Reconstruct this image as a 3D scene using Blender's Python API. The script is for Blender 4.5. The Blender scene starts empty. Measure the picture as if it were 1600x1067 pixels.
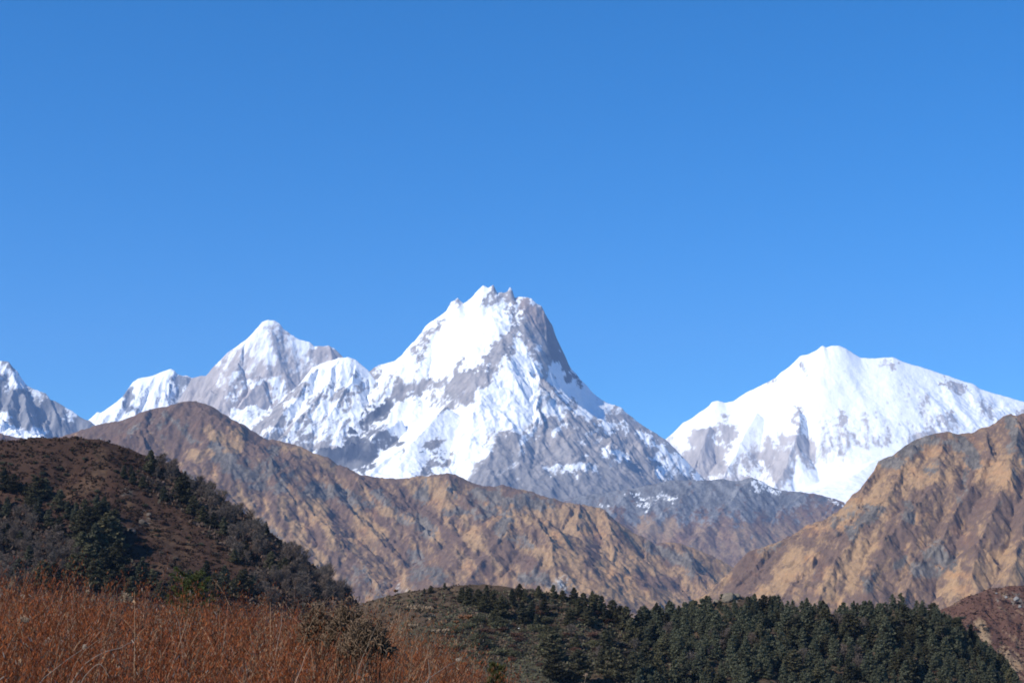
import bpy, math, random, time
import numpy as np
from mathutils import Vector

T0 = time.time()
scene = bpy.context.scene
R = math.radians

# ------------------------------------------------------------------ camera, sky, sun, exposure
W0, H0 = 1600.0, 1067.0
FPX = 2537.0                       # focal length in photograph pixels
PITCH = math.atan((930 - H0 / 2) / FPX)
cam_d = bpy.data.cameras.new("camera")
cam_d.sensor_width = 36.0
cam_d.lens = 36.0 * FPX / W0
cam_d.clip_start = 0.1
cam_d.clip_end = 80000.0
cam = bpy.data.objects.new("camera", cam_d)
scene.collection.objects.link(cam)
cam.location = (0, 0, 0)
cam.rotation_euler = (math.pi / 2 + PITCH, 0, 0)
scene.camera = cam

SUN_EL, SUN_AZ = R(38), R(240)     # azimuth clockwise from +Y (north): from the left, a little behind the camera
sun_dir = Vector((math.sin(SUN_AZ) * math.cos(SUN_EL), math.cos(SUN_AZ) * math.cos(SUN_EL), math.sin(SUN_EL)))
sd = bpy.data.lights.new("sun", 'SUN')
sd.energy = 4.6
sd.angle = R(0.5)
sd.color = (1.0, 0.95, 0.87)
sun = bpy.data.objects.new("sun", sd)
scene.collection.objects.link(sun)
sun.rotation_euler = sun_dir.to_track_quat('Z', 'Y').to_euler()

world = bpy.data.worlds.new("World")
scene.world = world
world.use_nodes = True
wn = world.node_tree.nodes
bg = wn["Background"]
sky = wn.new("ShaderNodeTexSky")
sky.sky_type = 'NISHITA'
sky.sun_disc = False
sky.sun_elevation = SUN_EL
sky.sun_rotation = SUN_AZ
sky.altitude = 2600
sky.air_density = 1.0
sky.dust_density = 0.0
sky.ozone_density = 8.0
hs = wn.new("ShaderNodeHueSaturation")
hs.inputs["Saturation"].default_value = 1.24
hs.inputs["Hue"].default_value = 0.497
world.node_tree.links.new(sky.outputs[0], hs.inputs["Color"])
world.node_tree.links.new(hs.outputs[0], bg.inputs[0])
bg.inputs[1].default_value = 0.118

scene.view_settings.view_transform = 'Standard'
scene.view_settings.look = 'None'
scene.view_settings.exposure = 0.6
scene.view_settings.gamma = 1.0
scene.render.engine = 'CYCLES'
scene.cycles.use_denoising = True
scene.cycles.max_bounces = 6
scene.cycles.volume_bounces = 0
scene.cycles.transparent_max_bounces = 8
scene.cycles.filter_width = 1.8

rnd = random.Random(7)
rng = np.random.default_rng(11)

# ------------------------------------------------------------------ projection helpers
CT, ST = math.cos(PITCH), math.sin(PITCH)


def at(px, py, Y):
    """World point at distance Y (along +Y) on the sight line of a point in the photograph."""
    x = (px - W0 / 2) / FPX
    y = (H0 / 2 - py) / FPX
    d = (x, CT - y * ST, ST + y * CT)
    s = Y / d[1]
    return (d[0] * s, Y, d[2] * s)


def proj(X, Y, Z):
    f = Y * CT + Z * ST
    u = -Y * ST + Z * CT
    f = np.maximum(f, 1e-3)
    return W0 / 2 + FPX * X / f, H0 / 2 - FPX * u / f


# ------------------------------------------------------------------ numpy noise
def _hash(ix, iy, seed):
    h = (ix.astype(np.int64) * 374761393 + iy.astype(np.int64) * 668265263 + seed * 1442695041) & 0xFFFFFFFF
    h = ((h ^ (h >> 13)) * 1274126177) & 0xFFFFFFFF
    h = (h ^ (h >> 16))
    return h & 0xFFFFFFFF


def perlin(x, y, seed=0):
    ix = np.floor(x); iy = np.floor(y)
    fx = (x - ix).astype(np.float32); fy = (y - iy).astype(np.float32)
    ix = ix.astype(np.int64); iy = iy.astype(np.int64)
    ux = fx * fx * fx * (fx * (fx * 6 - 15) + 10)
    uy = fy * fy * fy * (fy * (fy * 6 - 15) + 10)

    def g(ox, oy):
        a = _hash(ix + ox, iy + oy, seed).astype(np.float32) * np.float32(2 * math.pi / 4294967296.0)
        return np.cos(a) * (fx - ox) + np.sin(a) * (fy - oy)
    a = g(0, 0); b = g(1, 0); c = g(0, 1); d = g(1, 1)
    return ((a + (b - a) * ux) * (1 - uy) + (c + (d - c) * ux) * uy) * 1.4


def fbm(x, y, oct=5, seed=0, gain=0.5, ridged=False):
    s = 0; a = 1.0; t = 0
    for o in range(oct):
        n = perlin(x * 2 ** o + 17.3 * o, y * 2 ** o - 9.1 * o, seed + o)
        if ridged:
            n = 1 - 2 * np.abs(n)
        s = s + a * n; t += a; a *= gain
    return s / t


def sstep(a, b, x):
    t = np.clip((x - a) / (b - a), 0, 1)
    return t * t * (3 - 2 * t)


def gully_oct(X, Y, cell, gx, gy, seed):
    """Stripes running down the slope in cells: one octave of gullies."""
    gl = np.sqrt(gx * gx + gy * gy) + 1e-6
    k = np.minimum(1, gl / 0.25) * 1.05 / gl
    dx, dy = -gy * k, gx * k
    px, py = X / cell, Y / cell
    ix = np.floor(px).astype(np.int64); iy = np.floor(py).astype(np.int64)
    fx = (px - ix).astype(np.float32); fy = (py - iy).astype(np.float32)
    va = np.zeros_like(fx); wt = np.zeros_like(fx)
    for i in (-1, 0, 1):
        for j in (-1, 0, 1):
            h = _hash(ix + i, iy + j, seed)
            ox = i + (h & 0xFFFF).astype(np.float32) / 65536.0
            oy = j + ((h >> 16) & 0xFFFF).astype(np.float32) / 65536.0
            qx = fx - ox; qy = fy - oy
            d = qx * qx + qy * qy
            w = np.exp(-d * 2.6)
            va += w * np.cos(2 * math.pi * (qx * dx + qy * dy))
            wt += w
    return va / wt


def seg_dist(X, Y, a, b):
    ax, ay = a[0], a[1]; bx, by = b[0], b[1]
    dx, dy = bx - ax, by - ay
    L2 = dx * dx + dy * dy + 1e-9
    t = np.clip(((X - ax) * dx + (Y - ay) * dy) / L2, 0, 1)
    qx = X - (ax + t * dx); qy = Y - (ay + t * dy)
    d = np.sqrt(qx * qx + qy * qy) + 1e-4
    side = (dx * qy - dy * qx) / (math.sqrt(L2) * d)
    return t, d, side


def spur(start, pts, slope=0.7, d0=0):
    """Spur coming down toward the viewer: photograph points, each nearer than the last by its drop over the slope."""
    out = []
    Yc = start
    prev = None
    for (px, py) in pts:
        if prev is None:
            P = at(px, py, Yc)
        else:
            Yn = Yc
            for _ in range(3):
                P = at(px, py, Yn)
                dz = max(prev[2] - P[2], 1.0)
                dx = P[0] - prev[0]
                Lh = dz / slope
                dY = math.sqrt(max(Lh * Lh - dx * dx, (0.35 * Lh) ** 2))
                Yn = Yc - dY
            Yc = Yn
            P = at(px, py, Yc)
        out.append(P); prev = P
    return out


def paint(px, py, base, strokes):
    """Surface cover authored on the elevation drawing of a face: each stroke pulls the value toward v."""
    c = base.astype(np.float32).copy()
    for v, w, pts in strokes:
        xs = [p[0] for p in pts]; ys = [p[1] for p in pts]
        m = (px > min(xs) - 2 * w) & (px < max(xs) + 2 * w) & (py > min(ys) - 2 * w) & (py < max(ys) + 2 * w)
        if not m.any():
            continue
        X, Y = px[m], py[m]
        d = np.full(X.shape, 1e9, np.float32)
        if len(pts) == 1:
            d = np.hypot(X - pts[0][0], Y - pts[0][1])
        for a, b in zip(pts[:-1], pts[1:]):
            _, dd, _ = seg_dist(X, Y, a, b)
            d = np.minimum(d, dd)
        k = 1 - sstep(w * 0.45, w * 1.45, d)
        c[m] = c[m] * (1 - k) + v * k
    return c


class Terrain:
    pass


def terrain(x0, x1, y0, y1, step, crest, ridges, front, back, floor, erode, cells, amp, warp=0, seed=1,
            crest_fade=120, crest_noise=0, concave=0.0, ystep=None, smooth_at=250.0, calm=None, crag=None):
    """Height field from a crest and spurs (polylines of 3-D points with the slopes of their two sides), cut by gullies."""
    nx = int((x1 - x0) / step) + 1
    ny = int((y1 - y0) / (ystep or step)) + 1
    X, Y = np.meshgrid(np.linspace(x0, x1, nx), np.linspace(y0, y1, ny))
    X = X.astype(np.float32); Y = Y.astype(np.float32)
    dc = np.full(X.shape, 1e9, np.float32)
    for a, b in zip(crest[:-1], crest[1:]):
        dc = np.minimum(dc, seg_dist(X, Y, a, b)[1])
    fade = sstep(0, crest_fade, dc)
    if warp:
        s = cells[0] * 2.2
        WX = X + fade * warp * fbm(X / s, Y / s, 4, seed + 50)
        WY = Y + fade * warp * fbm(X / s, Y / s, 4, seed + 90)
    else:
        WX, WY = X, Y
    # the face below the crest line: fine skyline at the top, broad form lower down
    cx = np.array([p[0] for p in crest]); cy = np.array([p[1] for p in crest]); cz = np.array([p[2] for p in crest])
    o_ = np.argsort(cx); cx, cy, cz = cx[o_], cy[o_], cz[o_]
    gx_ = np.arange(x0 - 3000, x1 + 3000, max(step, 4) * 0.5)
    fz = np.interp(gx_, cx, cz)
    zz = [fz]
    for sg in (smooth_at * 0.25, smooth_at):
        n_ = max(3, int(sg * 3 / (gx_[1] - gx_[0]))); t_ = np.arange(-n_, n_ + 1) * (gx_[1] - gx_[0])
        kk = np.exp(-t_ * t_ / (2 * sg * sg)); kk /= kk.sum()
        zz.append(np.convolve(np.pad(fz, n_, mode='edge'), kk, mode='valid'))
    yc = np.interp(WX, cx, cy)
    dy_ = WY - yc
    ad = np.abs(dy_)
    k1 = sstep(0, smooth_at * 0.8, ad); k2 = sstep(smooth_at * 0.3, smooth_at * 2.5, ad)
    z0_, z1_, z2_ = (np.interp(WX, gx_, q) for q in zz)
    zc = z0_ * (1 - k1) + (z1_ * (1 - k2) + z2_ * k2) * k1
    H = (zc - np.where(dy_ < 0, front, back) * ad / (1 + concave * ad / 1000.0)).astype(np.float32)
    for pl, (sn, sp) in ridges:
        for a, b in zip(pl[:-1], pl[1:]):
            t, d, side = seg_dist(WX, WY, a, b)
            z = a[2] + (b[2] - a[2]) * t
            s = sn + (sp - sn) * (0.5 + 0.5 * side)
            drop = s * d / (1 + concave * d / 1000.0)
            H = np.maximum(H, z - drop)
    # no spur stands above the skyline
    ycr = np.interp(X, cx, cy)
    lim = np.interp(X * ycr / Y, cx, cz) * (Y / ycr) - 0.06 * np.abs(Y - ycr)
    H = np.minimum(H, lim.astype(np.float32))
    if floor is not None:
        H = np.maximum(H, floor + 0 * H)
    E = np.zeros_like(H)
    if calm is not None:
        bx, by = proj(X, Y, H)
        fade = fade * paint(bx, by, 1 + 0 * bx, calm)
    for i, c in enumerate(cells):
        gy, gx = np.gradient(H + E, (y1 - y0) / (ny - 1), (x1 - x0) / (nx - 1))
        E = E + fade * amp * (erode ** i) * gully_oct(X + 1e4, Y, c, gx, gy, seed + 7 * i)
    if crag:
        cw = 0.35 * fbm(X / (crag[1] * 1.5), Y / (crag[1] * 1.5), 3, seed + 71)
        R1 = fbm(X / crag[1] + cw, Y / crag[1] - cw, 6, seed + 61, 0.6, ridged=True)
        fc = 0.12 + 0.88 * sstep(0, crest_fade * 0.6, dc)
        if calm is not None:
            fc = fc * paint(bx, by, 1 + 0 * bx, calm)
        E = E + crag[0] * fc * (R1 - 0.3)
    if crest_noise:
        E = E + crest_noise * fbm(X / (cells[-1] * 1.2), Y / (cells[-1] * 1.2), 3, seed + 3)
        E = E + crest_noise * 1.6 * fbm(X / (cells[-1] * 6), Y / (cells[-1] * 6), 4, seed + 4, 0.6, ridged=True)
    T = Terrain()
    T.X, T.Y, T.Z, T.E, T.H, T.dc = X, Y, H + E, E, H, dc
    T.nx, T.ny, T.x0, T.x1, T.y0, T.y1 = nx, ny, x0, x1, y0, y1
    T.px, T.py = proj(T.X, T.Y, T.Z)
    gy, gx = np.gradient(T.Z, (y1 - y0) / (ny - 1), (x1 - x0) / (nx - 1))
    T.slope = np.sqrt(gx * gx + gy * gy)
    T.gx, T.gy = gx, gy
    return T


def height(T, x, y):
    fx = np.clip((np.asarray(x, float) - T.x0) / (T.x1 - T.x0) * (T.nx - 1), 0, T.nx - 1.001)
    fy = np.clip((np.asarray(y, float) - T.y0) / (T.y1 - T.y0) * (T.ny - 1), 0, T.ny - 1.001)
    i = fx.astype(int); j = fy.astype(int); u = fx - i; v = fy - j
    Z = T.Z
    return (Z[j, i] * (1 - u) + Z[j, i + 1] * u) * (1 - v) + (Z[j + 1, i] * (1 - u) + Z[j + 1, i + 1] * u) * v


def mesh_from(name, V, F4, mat, cols=None, parent=None, smooth=False):
    """One mesh object from an n x 3 array and an m x 4 (or m x 3) index array."""
    me = bpy.data.meshes.new(name)
    V = np.asarray(V, np.float32); F4 = np.asarray(F4, np.int32)
    k = F4.shape[1]
    me.vertices.add(len(V)); me.vertices.foreach_set("co", V.ravel())
    me.loops.add(F4.size); me.loops.foreach_set("vertex_index", F4.ravel())
    me.polygons.add(len(F4))
    me.polygons.foreach_set("loop_start", np.arange(0, F4.size, k, dtype=np.int32))
    me.polygons.foreach_set("loop_total", np.full(len(F4), k, np.int32))
    if smooth:
        me.polygons.foreach_set("use_smooth", np.ones(len(F4), bool))
    me.update(calc_edges=True)
    if cols is not None:
        at_ = me.color_attributes.new("cover", 'FLOAT_COLOR', 'POINT')
        c4 = np.ones((len(V), 4), np.float32); c4[:, :3] = cols
        at_.data.foreach_set("color", c4.ravel())
    me.materials.append(mat)
    o = bpy.data.objects.new(name, me)
    scene.collection.objects.link(o)
    if parent is not None:
        o.parent = parent
    return o


def grid_mesh(name, T, mat, cols):
    idx = np.arange(T.nx * T.ny).reshape(T.ny, T.nx)
    F = np.stack([idx[:-1, :-1], idx[:-1, 1:], idx[1:, 1:], idx[1:, :-1]], -1).reshape(-1, 4)
    V = np.stack([T.X, T.Y, T.Z], -1).reshape(-1, 3)
    o = mesh_from(name, V, F, mat, cols.reshape(-1, 3), smooth=True)
    o["kind"] = "structure"
    return o


def mix(a, b, k):
    k = k[..., None]
    return np.asarray(a, np.float32) * (1 - k) + np.asarray(b, np.float32) * k


# ------------------------------------------------------------------ materials
def new_mat(name, rough=0.9, spec=0.1):
    m = bpy.data.materials.new(name)
    m.use_nodes = True
    b = m.node_tree.nodes["Principled BSDF"]
    b.inputs["Roughness"].default_value = rough
    b.inputs["Specular IOR Level"].default_value = spec
    return m, m.node_tree, b


def cover_mat(name, scale, amount=0.25, rough=0.95, bump=0.0, bscale=None):
    """Cover colour stored on the ground, broken up by world-space noise."""
    m, nt, b = new_mat(name, rough, 0.08)
    a = nt.nodes.new("ShaderNodeAttribute"); a.attribute_name = "cover"
    g = nt.nodes.new("ShaderNodeNewGeometry")
    n = nt.nodes.new("ShaderNodeTexNoise")
    n.inputs["Scale"].default_value = scale; n.inputs["Detail"].default_value = 5; n.inputs["Roughness"].default_value = 0.65
    nt.links.new(g.outputs["Position"], n.inputs["Vector"])
    r = nt.nodes.new("ShaderNodeMapRange")
    r.inputs[1].default_value = 0.25; r.inputs[2].default_value = 0.75
    r.inputs[3].default_value = 1 - amount; r.inputs[4].default_value = 1 + amount
    nt.links.new(n.outputs[0], r.inputs[0])
    v = nt.nodes.new("ShaderNodeVectorMath"); v.operation = 'SCALE'
    nt.links.new(a.outputs["Color"], v.inputs[0]); nt.links.new(r.outputs[0], v.inputs["Scale"])
    nt.links.new(v.outputs[0], b.inputs["Base Color"])
    if bump:
        n2 = nt.nodes.new("ShaderNodeTexNoise")
        n2.inputs["Scale"].default_value = bscale or scale; n2.inputs["Detail"].default_value = 6
        n2.inputs["Roughness"].default_value = 0.7
        nt.links.new(g.outputs["Position"], n2.inputs["Vector"])
        bp = nt.nodes.new("ShaderNodeBump"); bp.inputs["Strength"].default_value = 1.0; bp.inputs["Distance"].default_value = bump
        nt.links.new(n2.outputs[0], bp.inputs["Height"]); nt.links.new(bp.outputs[0], b.inputs["Normal"])
    return m


M_SNOWMT = cover_mat("snow_and_rock", 0.012, 0.06, 0.8, bump=14, bscale=0.012)
M_BROWN = cover_mat("dry_mountain_slope", 0.06, 0.3, 0.95, bump=7, bscale=0.035)
M_HILL = cover_mat("heath_hillside", 0.6, 0.35, 0.95, bump=0.6, bscale=0.4)

SNOW = (0.86, 0.88, 0.91)
ROCK = np.array((0.29, 0.262, 0.245))
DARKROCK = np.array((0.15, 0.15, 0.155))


def wander(T, cell, amt, seed):
    """Photograph-plane drawing coordinates of a face, wandering with noise so that borders fray."""
    a = fbm(T.X / cell, T.Z / cell, 5, seed, 0.7) * amt
    b = fbm(T.X / cell + 31, T.Z / cell - 7, 5, seed + 5, 0.7) * amt
    return T.px + a, T.py + b


def snow_cover(T, cov, seed, cell, rock=ROCK, warm=0.0, thr=0.5, gain=0.30, sharp=0.12, lean=1.0):
    """Snow where the drawing has it, collecting in gullies and on ledges, blown off steep rock. lean: which way the streaks run."""
    e = T.E / (np.std(T.E) + 1e-6)
    n1 = fbm(T.X / cell, T.Z / cell, 7, seed, 0.68)
    u = T.X - lean * T.Z; v = T.X * lean + T.Z
    n2 = fbm(u / (cell * 0.55), v / (cell * 2.6), 6, seed + 20, 0.68)
    n4 = fbm(T.X / (cell * 0.2), T.Z / (cell * 0.2), 3, seed + 77, 0.8)
    sl = np.clip(T.slope - 1.0, -0.6, 1.2)
    s = cov + gain * (1.5 * n1 + 2.4 * n2 + 1.0 * n4 - 0.10 * e - 0.30 * sl)
    k = sstep(thr - sharp, thr + sharp, s)
    n3 = fbm(u / (cell * 0.5), v / (cell * 2), 5, seed + 31, 0.7)
    rk = mix(rock * 0.72, rock * 1.25, sstep(-0.5, 0.5, n3))
    rk = rk + warm * n1[..., None] * np.array((0.05, 0.02, 0.0))
    k = k * 0.97 + 0.03
    return mix(rk, SNOW, k).astype(np.float32), k


def crest_pts(D, pts):
    return [at(p[0], p[1], D + (p[2] if len(p) > 2 else 0)) for p in pts]


def P(D, pts):
    return crest_pts(D, pts)

# ------------------------------------------------------------------ far snow mountains
# --- central snow peak
D = 19000
crest = P(D, [(480, 640), (520, 612), (560, 592), (577, 581), (590, 572), (598, 570), (610, 567), (619, 563), (629, 554), (640, 541), (648, 533), (655, 524), (664, 512), (672, 505),
              (678, 501), (688, 494), (697, 488), (701, 480), (705, 472), (710, 470), (715, 466), (719, 471), (724, 475), (728, 473), (732, 470), (738, 465), (745, 456), (750, 451), (755, 447), (763, 451), (771, 446),
              (774, 453), (777, 459), (783, 458), (788, 459), (793, 456), (797, 449), (801, 455), (804, 467), (808, 465), (813, 464), (822, 465), (831, 468), (838, 475), (842, 477), (846, 479),
              (852, 491), (863, 509), (868, 525), (876, 543), (884, 559), (889, 572), (894, 579), (900, 585), (907, 594), (915, 601), (924, 612), (934, 621), (943, 627), (950, 631), (960, 634), (971, 638), (977, 644),
              (984, 650), (996, 660), (1010, 669), (1022, 676), (1034, 684), (1041, 688), (1062, 709), (1078, 727), (1099, 748), (1140, 775), (1200, 810)])
rd = []
rd.append((spur(D - 40, [(850, 484), (851, 520), (853, 560), (866, 590), (890, 622), (930, 655), (980, 690), (1030, 730), (1080, 775), (1130, 820)], 1.3), (0.9, 3.2)))
rd.append((spur(D - 420, [(808, 510), (822, 545), (850, 590), (880, 625), (900, 650), (960, 690), (985, 730), (1000, 780)], 1.0), (0.9, 1.9)))
rd.append((spur(D - 560, [(795, 535), (826, 562), (815, 585), (780, 620), (730, 670), (670, 740), (600, 800)], 0.85), (0.8, 1.25)))
rd.append((spur(D - 1000, [(826, 575), (850, 610), (845, 650), (820, 700), (780, 760), (740, 810)], 0.8), (0.8, 1.3)))
rd.append((spur(D - 900, [(870, 615), (900, 655), (895, 700), (860, 760), (830, 820)], 0.8), (0.8, 1.3)))
rd.append((spur(D - 1500, [(960, 690), (950, 730), (920, 780), (880, 830)], 0.7), (0.7, 1.2)))
rd.append((spur(D - 500, [(1000, 692), (1020, 720), (1025, 760), (1000, 810)], 0.8), (0.8, 1.3)))
rd.append((spur(D - 900, [(665, 592), (620, 600), (585, 628), (545, 655), (500, 678), (450, 700), (400, 730)], 0.95), (0.75, 2.6)))
rd.append((spur(D - 1500, [(620, 655), (580, 690), (540, 700), (500, 705), (470, 720)], 0.6), (0.6, 2.2)))
rd.append((spur(D - 30, [(625, 562), (600, 585), (565, 620), (520, 655), (480, 690), (440, 720)], 0.9), (0.9, 1.3)))
rd.append((spur(D - 60, [(690, 498), (665, 535), (640, 575), (600, 610), (560, 640), (520, 665)], 1.0), (0.9, 1.1)))
rd.append((spur(D - 1800, [(700, 640), (650, 690), (590, 730), (540, 760)], 0.6), (0.6, 0.9)))
T = terrain(-3300, 3100, D - 4300, D + 1300, 11, crest, rd, 0.98, 1.3, None, 0.50, (520, 270, 135, 66, 34), 30, warp=130, seed=3,
            crest_fade=260, crest_noise=7, concave=0.05, ystep=10, smooth_at=150, crag=(70, 360),
            calm=[(0.12, 40, [(740, 515), (700, 540)]), (0.4, 40, [(650, 690), (690, 670), (600, 720)]), (0.2, 22, [(890, 610), (930, 640)])])
px, py = wander(T, 200, 34, 300)
base = 0.70 - 0.42 * sstep(820, 930, px) * sstep(600, 690, py) - 0.55 * sstep(660, 790, py) * sstep(690, 800, px) - 0.45 * sstep(755, 800, py)
cov = paint(px, py, base, [
    (0.55, 10, [(712, 470), (705, 485), (694, 500)]), (0.62, 22, [(745, 462), (740, 490)]), (0.50, 14, [(790, 462), (775, 490), (760, 505)]),
    (0.95, 9, [(800, 480), (775, 500)]), (0.15, 7, [(798, 456), (803, 470)]), (0.2, 4, [(770, 451), (764, 470), (745, 488)]),
    (1.35, 34, [(740, 515), (700, 535), (680, 560)]), (1.35, 22, [(760, 510), (750, 545), (735, 565)]), (1.3, 22, [(800, 505), (770, 520)]),
    (1.3, 18, [(685, 515), (660, 550), (655, 575)]), (0.3, 4, [(672, 520), (655, 560), (640, 590)]), (0.35, 6, [(690, 500), (660, 528), (645, 548)]),
    (0.22, 20, [(828, 492), (838, 520), (848, 550)]), (0.28, 14, [(850, 490), (862, 530)]), (0.02, 13, [(862, 512), (872, 545), (882, 570)]),
    (0.95, 4, [(855, 475), (835, 468), (810, 466)]), (0.55, 9, [(845, 565), (868, 575)]),
    (1.2, 7, [(806, 500), (818, 545), (835, 562)]), (0.0, 5, [(800, 492), (815, 520), (832, 555), (850, 590)]),
    (0.2, 14, [(800, 520), (780, 540), (765, 555)]), (0.22, 12, [(790, 560), (755, 585), (712, 605)]), (0.25, 8, [(722, 568), (708, 595)]),
    (0.3, 11, [(690, 600), (660, 605)]), (0.3, 13, [(760, 600), (720, 620), (690, 630)]),
    (0.25, 4, [(770, 622), (735, 665), (718, 690)]), (0.35, 4, [(800, 640), (765, 665), (750, 690)]),
    (1.25, 22, [(820, 565), (800, 600), (750, 650), (690, 710)]), (1.25, 16, [(835, 590), (830, 630), (790, 670)]),
    (1.1, 20, [(640, 640), (625, 680), (610, 715)]), (1.15, 26, [(690, 670), (650, 710), (600, 738)]), (1.1, 14, [(740, 700), (700, 735), (640, 745)]),
    (0.0, 12, [(662, 605), (635, 608), (610, 622)]), (0.02, 15, [(600, 632), (570, 652), (545, 672)]), (-0.05, 14, [(540, 680), (585, 690)]),
    (0.9, 5, [(540, 680), (580, 684), (610, 690)]), (-0.3, 20, [(510, 700), (540, 712), (570, 705)]), (-0.2, 9, [(548, 725), (520, 735)]),
    (0.35, 12, [(600, 680), (620, 690)]), (0.2, 9, [(690, 690), (670, 705)]), (0.15, 9, [(695, 715), (665, 735), (655, 750)]),
    (1.15, 13, [(590, 590), (560, 625), (530, 650)]), (1.1, 12, [(640, 570), (610, 600), (575, 630)]),
    (0.2, 7, [(585, 582), (567, 612), (552, 635), (535, 650)]), (0.3, 4, [(615, 590), (585, 622)]),
    (0.0, 12, [(850, 560), (856, 600)]), (0.0, 4, [(850, 590), (875, 622), (895, 645)]),
    (1.35, 13, [(866, 585), (890, 612), (912, 640)]), (1.35, 9, [(905, 602), (925, 628), (950, 655)]), (0.1, 6, [(888, 580), (900, 598), (908, 606)]),
    (1.0, 6, [(950, 655), (975, 668)]), (0.05, 8, [(957, 648), (985, 668)]), (1.1, 6, [(1000, 678), (1030, 695), (1060, 715), (1095, 745)]),
    (0.15, 26, [(880, 660), (850, 700), (830, 740)]), (0.18, 16, [(800, 685), (780, 710), (755, 745)]), (0.75, 8, [(905, 645), (893, 665), (870, 680)]),
    (0.55, 15, [(850, 625), (875, 645)]), (0.85, 7, [(930, 650), (950, 675)]), (0.35, 26, [(920, 690), (960, 720)]),
    (0.15, 12, [(905, 660), (880, 700), (860, 740)]), (0.6, 10, [(870, 735), (900, 735)]), (0.62, 9, [(910, 735), (930, 725)]),
    (0.75, 8, [(950, 705), (970, 712)]), (0.85, 7, [(1025, 720), (1050, 740)]), (0.6, 14, [(1040, 715), (1065, 735)]),
    (0.0, 20, [(1000, 760), (900, 780)]), (0.05, 14, [(960, 755), (1000, 740)]), (0.15, 10, [(990, 715), (1010, 725)]),
])
colr, k = snow_cover(T, cov, 5, 210, rock=ROCK * 0.98, warm=0.6, gain=0.21, thr=0.5, sharp=0.14)
# bluish darker rock low on the right flank; painted shade on left cliff rock
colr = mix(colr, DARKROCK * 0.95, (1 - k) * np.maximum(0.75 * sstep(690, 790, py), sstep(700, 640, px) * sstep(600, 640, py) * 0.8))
warmband = paint(px, py, 0 * base, [(1, 12, [(812, 474), (850, 500)])])
colr = mix(colr, (0.30, 0.22, 0.175), (1 - k) * warmband * 0.8)
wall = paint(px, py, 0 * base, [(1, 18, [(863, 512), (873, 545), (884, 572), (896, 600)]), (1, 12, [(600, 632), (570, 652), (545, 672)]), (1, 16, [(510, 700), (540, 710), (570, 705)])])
colr = mix(colr, (0.055, 0.06, 0.072), (1 - k) * wall * 0.95)  # shade painted into the rock of the summit's right wall and left cliffs
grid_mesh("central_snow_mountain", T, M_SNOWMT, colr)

# --- white dome in front of its left shoulder
D = 18500
crest = P(D, [(360, 690, -600), (400, 655, -400), (432, 634, -300), (455, 612, -150), (470, 598), (487, 576), (500, 570), (515, 564), (530, 560), (545, 559), (556, 563), (566, 572), (576, 580), (590, 600, -100), (600, 640, -300)])
rd = [(spur(D - 20, [(500, 572), (480, 600), (450, 640), (425, 672), (400, 700)], 0.8), (0.8, 1.5)),
      (spur(D - 20, [(530, 562), (510, 600), (480, 640), (450, 680), (420, 710)], 0.85), (0.8, 1.3)),
      (spur(D - 20, [(556, 566), (548, 600), (525, 640), (490, 680), (450, 720)], 0.9), (0.8, 1.3))]
T = terrain(-3500, -1000, D - 2600, D + 900, 10, crest, rd, 1.05, 1.3, None, 0.52, (420, 220, 110, 55, 30), 34, warp=80, seed=13,
            crest_fade=200, crest_noise=5, ystep=10, crag=(40, 240), smooth_at=120)
px, py = wander(T, 200, 34, 301)
cov = paint(px, py, 0.66 - 0.2 * sstep(660, 720, py), [
    (1.3, 14, [(505, 576), (545, 570), (562, 582)]), (1.2, 9, [(500, 585), (470, 620), (440, 650), (410, 675)]),
    (1.1, 12, [(560, 590), (545, 620), (520, 640)]), (0.3, 5, [(565, 596), (550, 622), (535, 640)]), (0.35, 8, [(545, 610), (520, 625)]),
    (0.1, 10, [(440, 640), (425, 660), (400, 675)]), (0.35, 5, [(505, 610), (485, 640), (470, 660)]), (1.1, 6, [(495, 605), (465, 645), (430, 680)]),
    (0.35, 9, [(450, 665), (430, 690)]), (0.3, 12, [(500, 690), (470, 705)]), (0.35, 6, [(470, 605), (448, 632)])])
colr, k = snow_cover(T, cov, 45, 120, warm=0.6, gain=0.26)
grid_mesh("white_dome_spur", T, M_SNOWMT, colr)

# --- left snow peak with the brown rock wall
D = 21000
crest = P(D, [(230, 700), (265, 650), (300, 592), (312, 588), (322, 588), (334, 574), (345, 564), (352, 556), (362, 548), (375, 538), (385, 530), (396, 520), (404, 511), (410, 504), (420, 501), (430, 502),
              (437, 507), (443, 515), (452, 521), (462, 528), (474, 533), (484, 535), (492, 542), (502, 541), (512, 540), (522, 545), (530, 553), (548, 575), (575, 610), (620, 660)])
rd = [(spur(D - 30, [(385, 532), (372, 570), (350, 610), (330, 650), (310, 690)], 1.3), (1.0, 1.5)),
      (spur(D - 560, [(400, 590), (370, 640), (340, 690)], 1.3), (1.1, 1.5)),
      (spur(D - 420, [(440, 610), (410, 650), (370, 700)], 1.3), (1.1, 1.6)),
      (spur(D - 30, [(515, 542), (500, 560), (480, 600), (460, 640)], 1.3), (1.1, 1.6))]
T = terrain(-4900, -1200, D - 2600, D + 900, 12, crest, rd, 1.5, 1.3, None, 0.5, (480, 240, 120, 60), 34, warp=90, seed=23,
            crest_fade=200, crest_noise=12, ystep=9, crag=(60, 260), smooth_at=330)
px, py = wander(T, 200, 34, 302)
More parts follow.
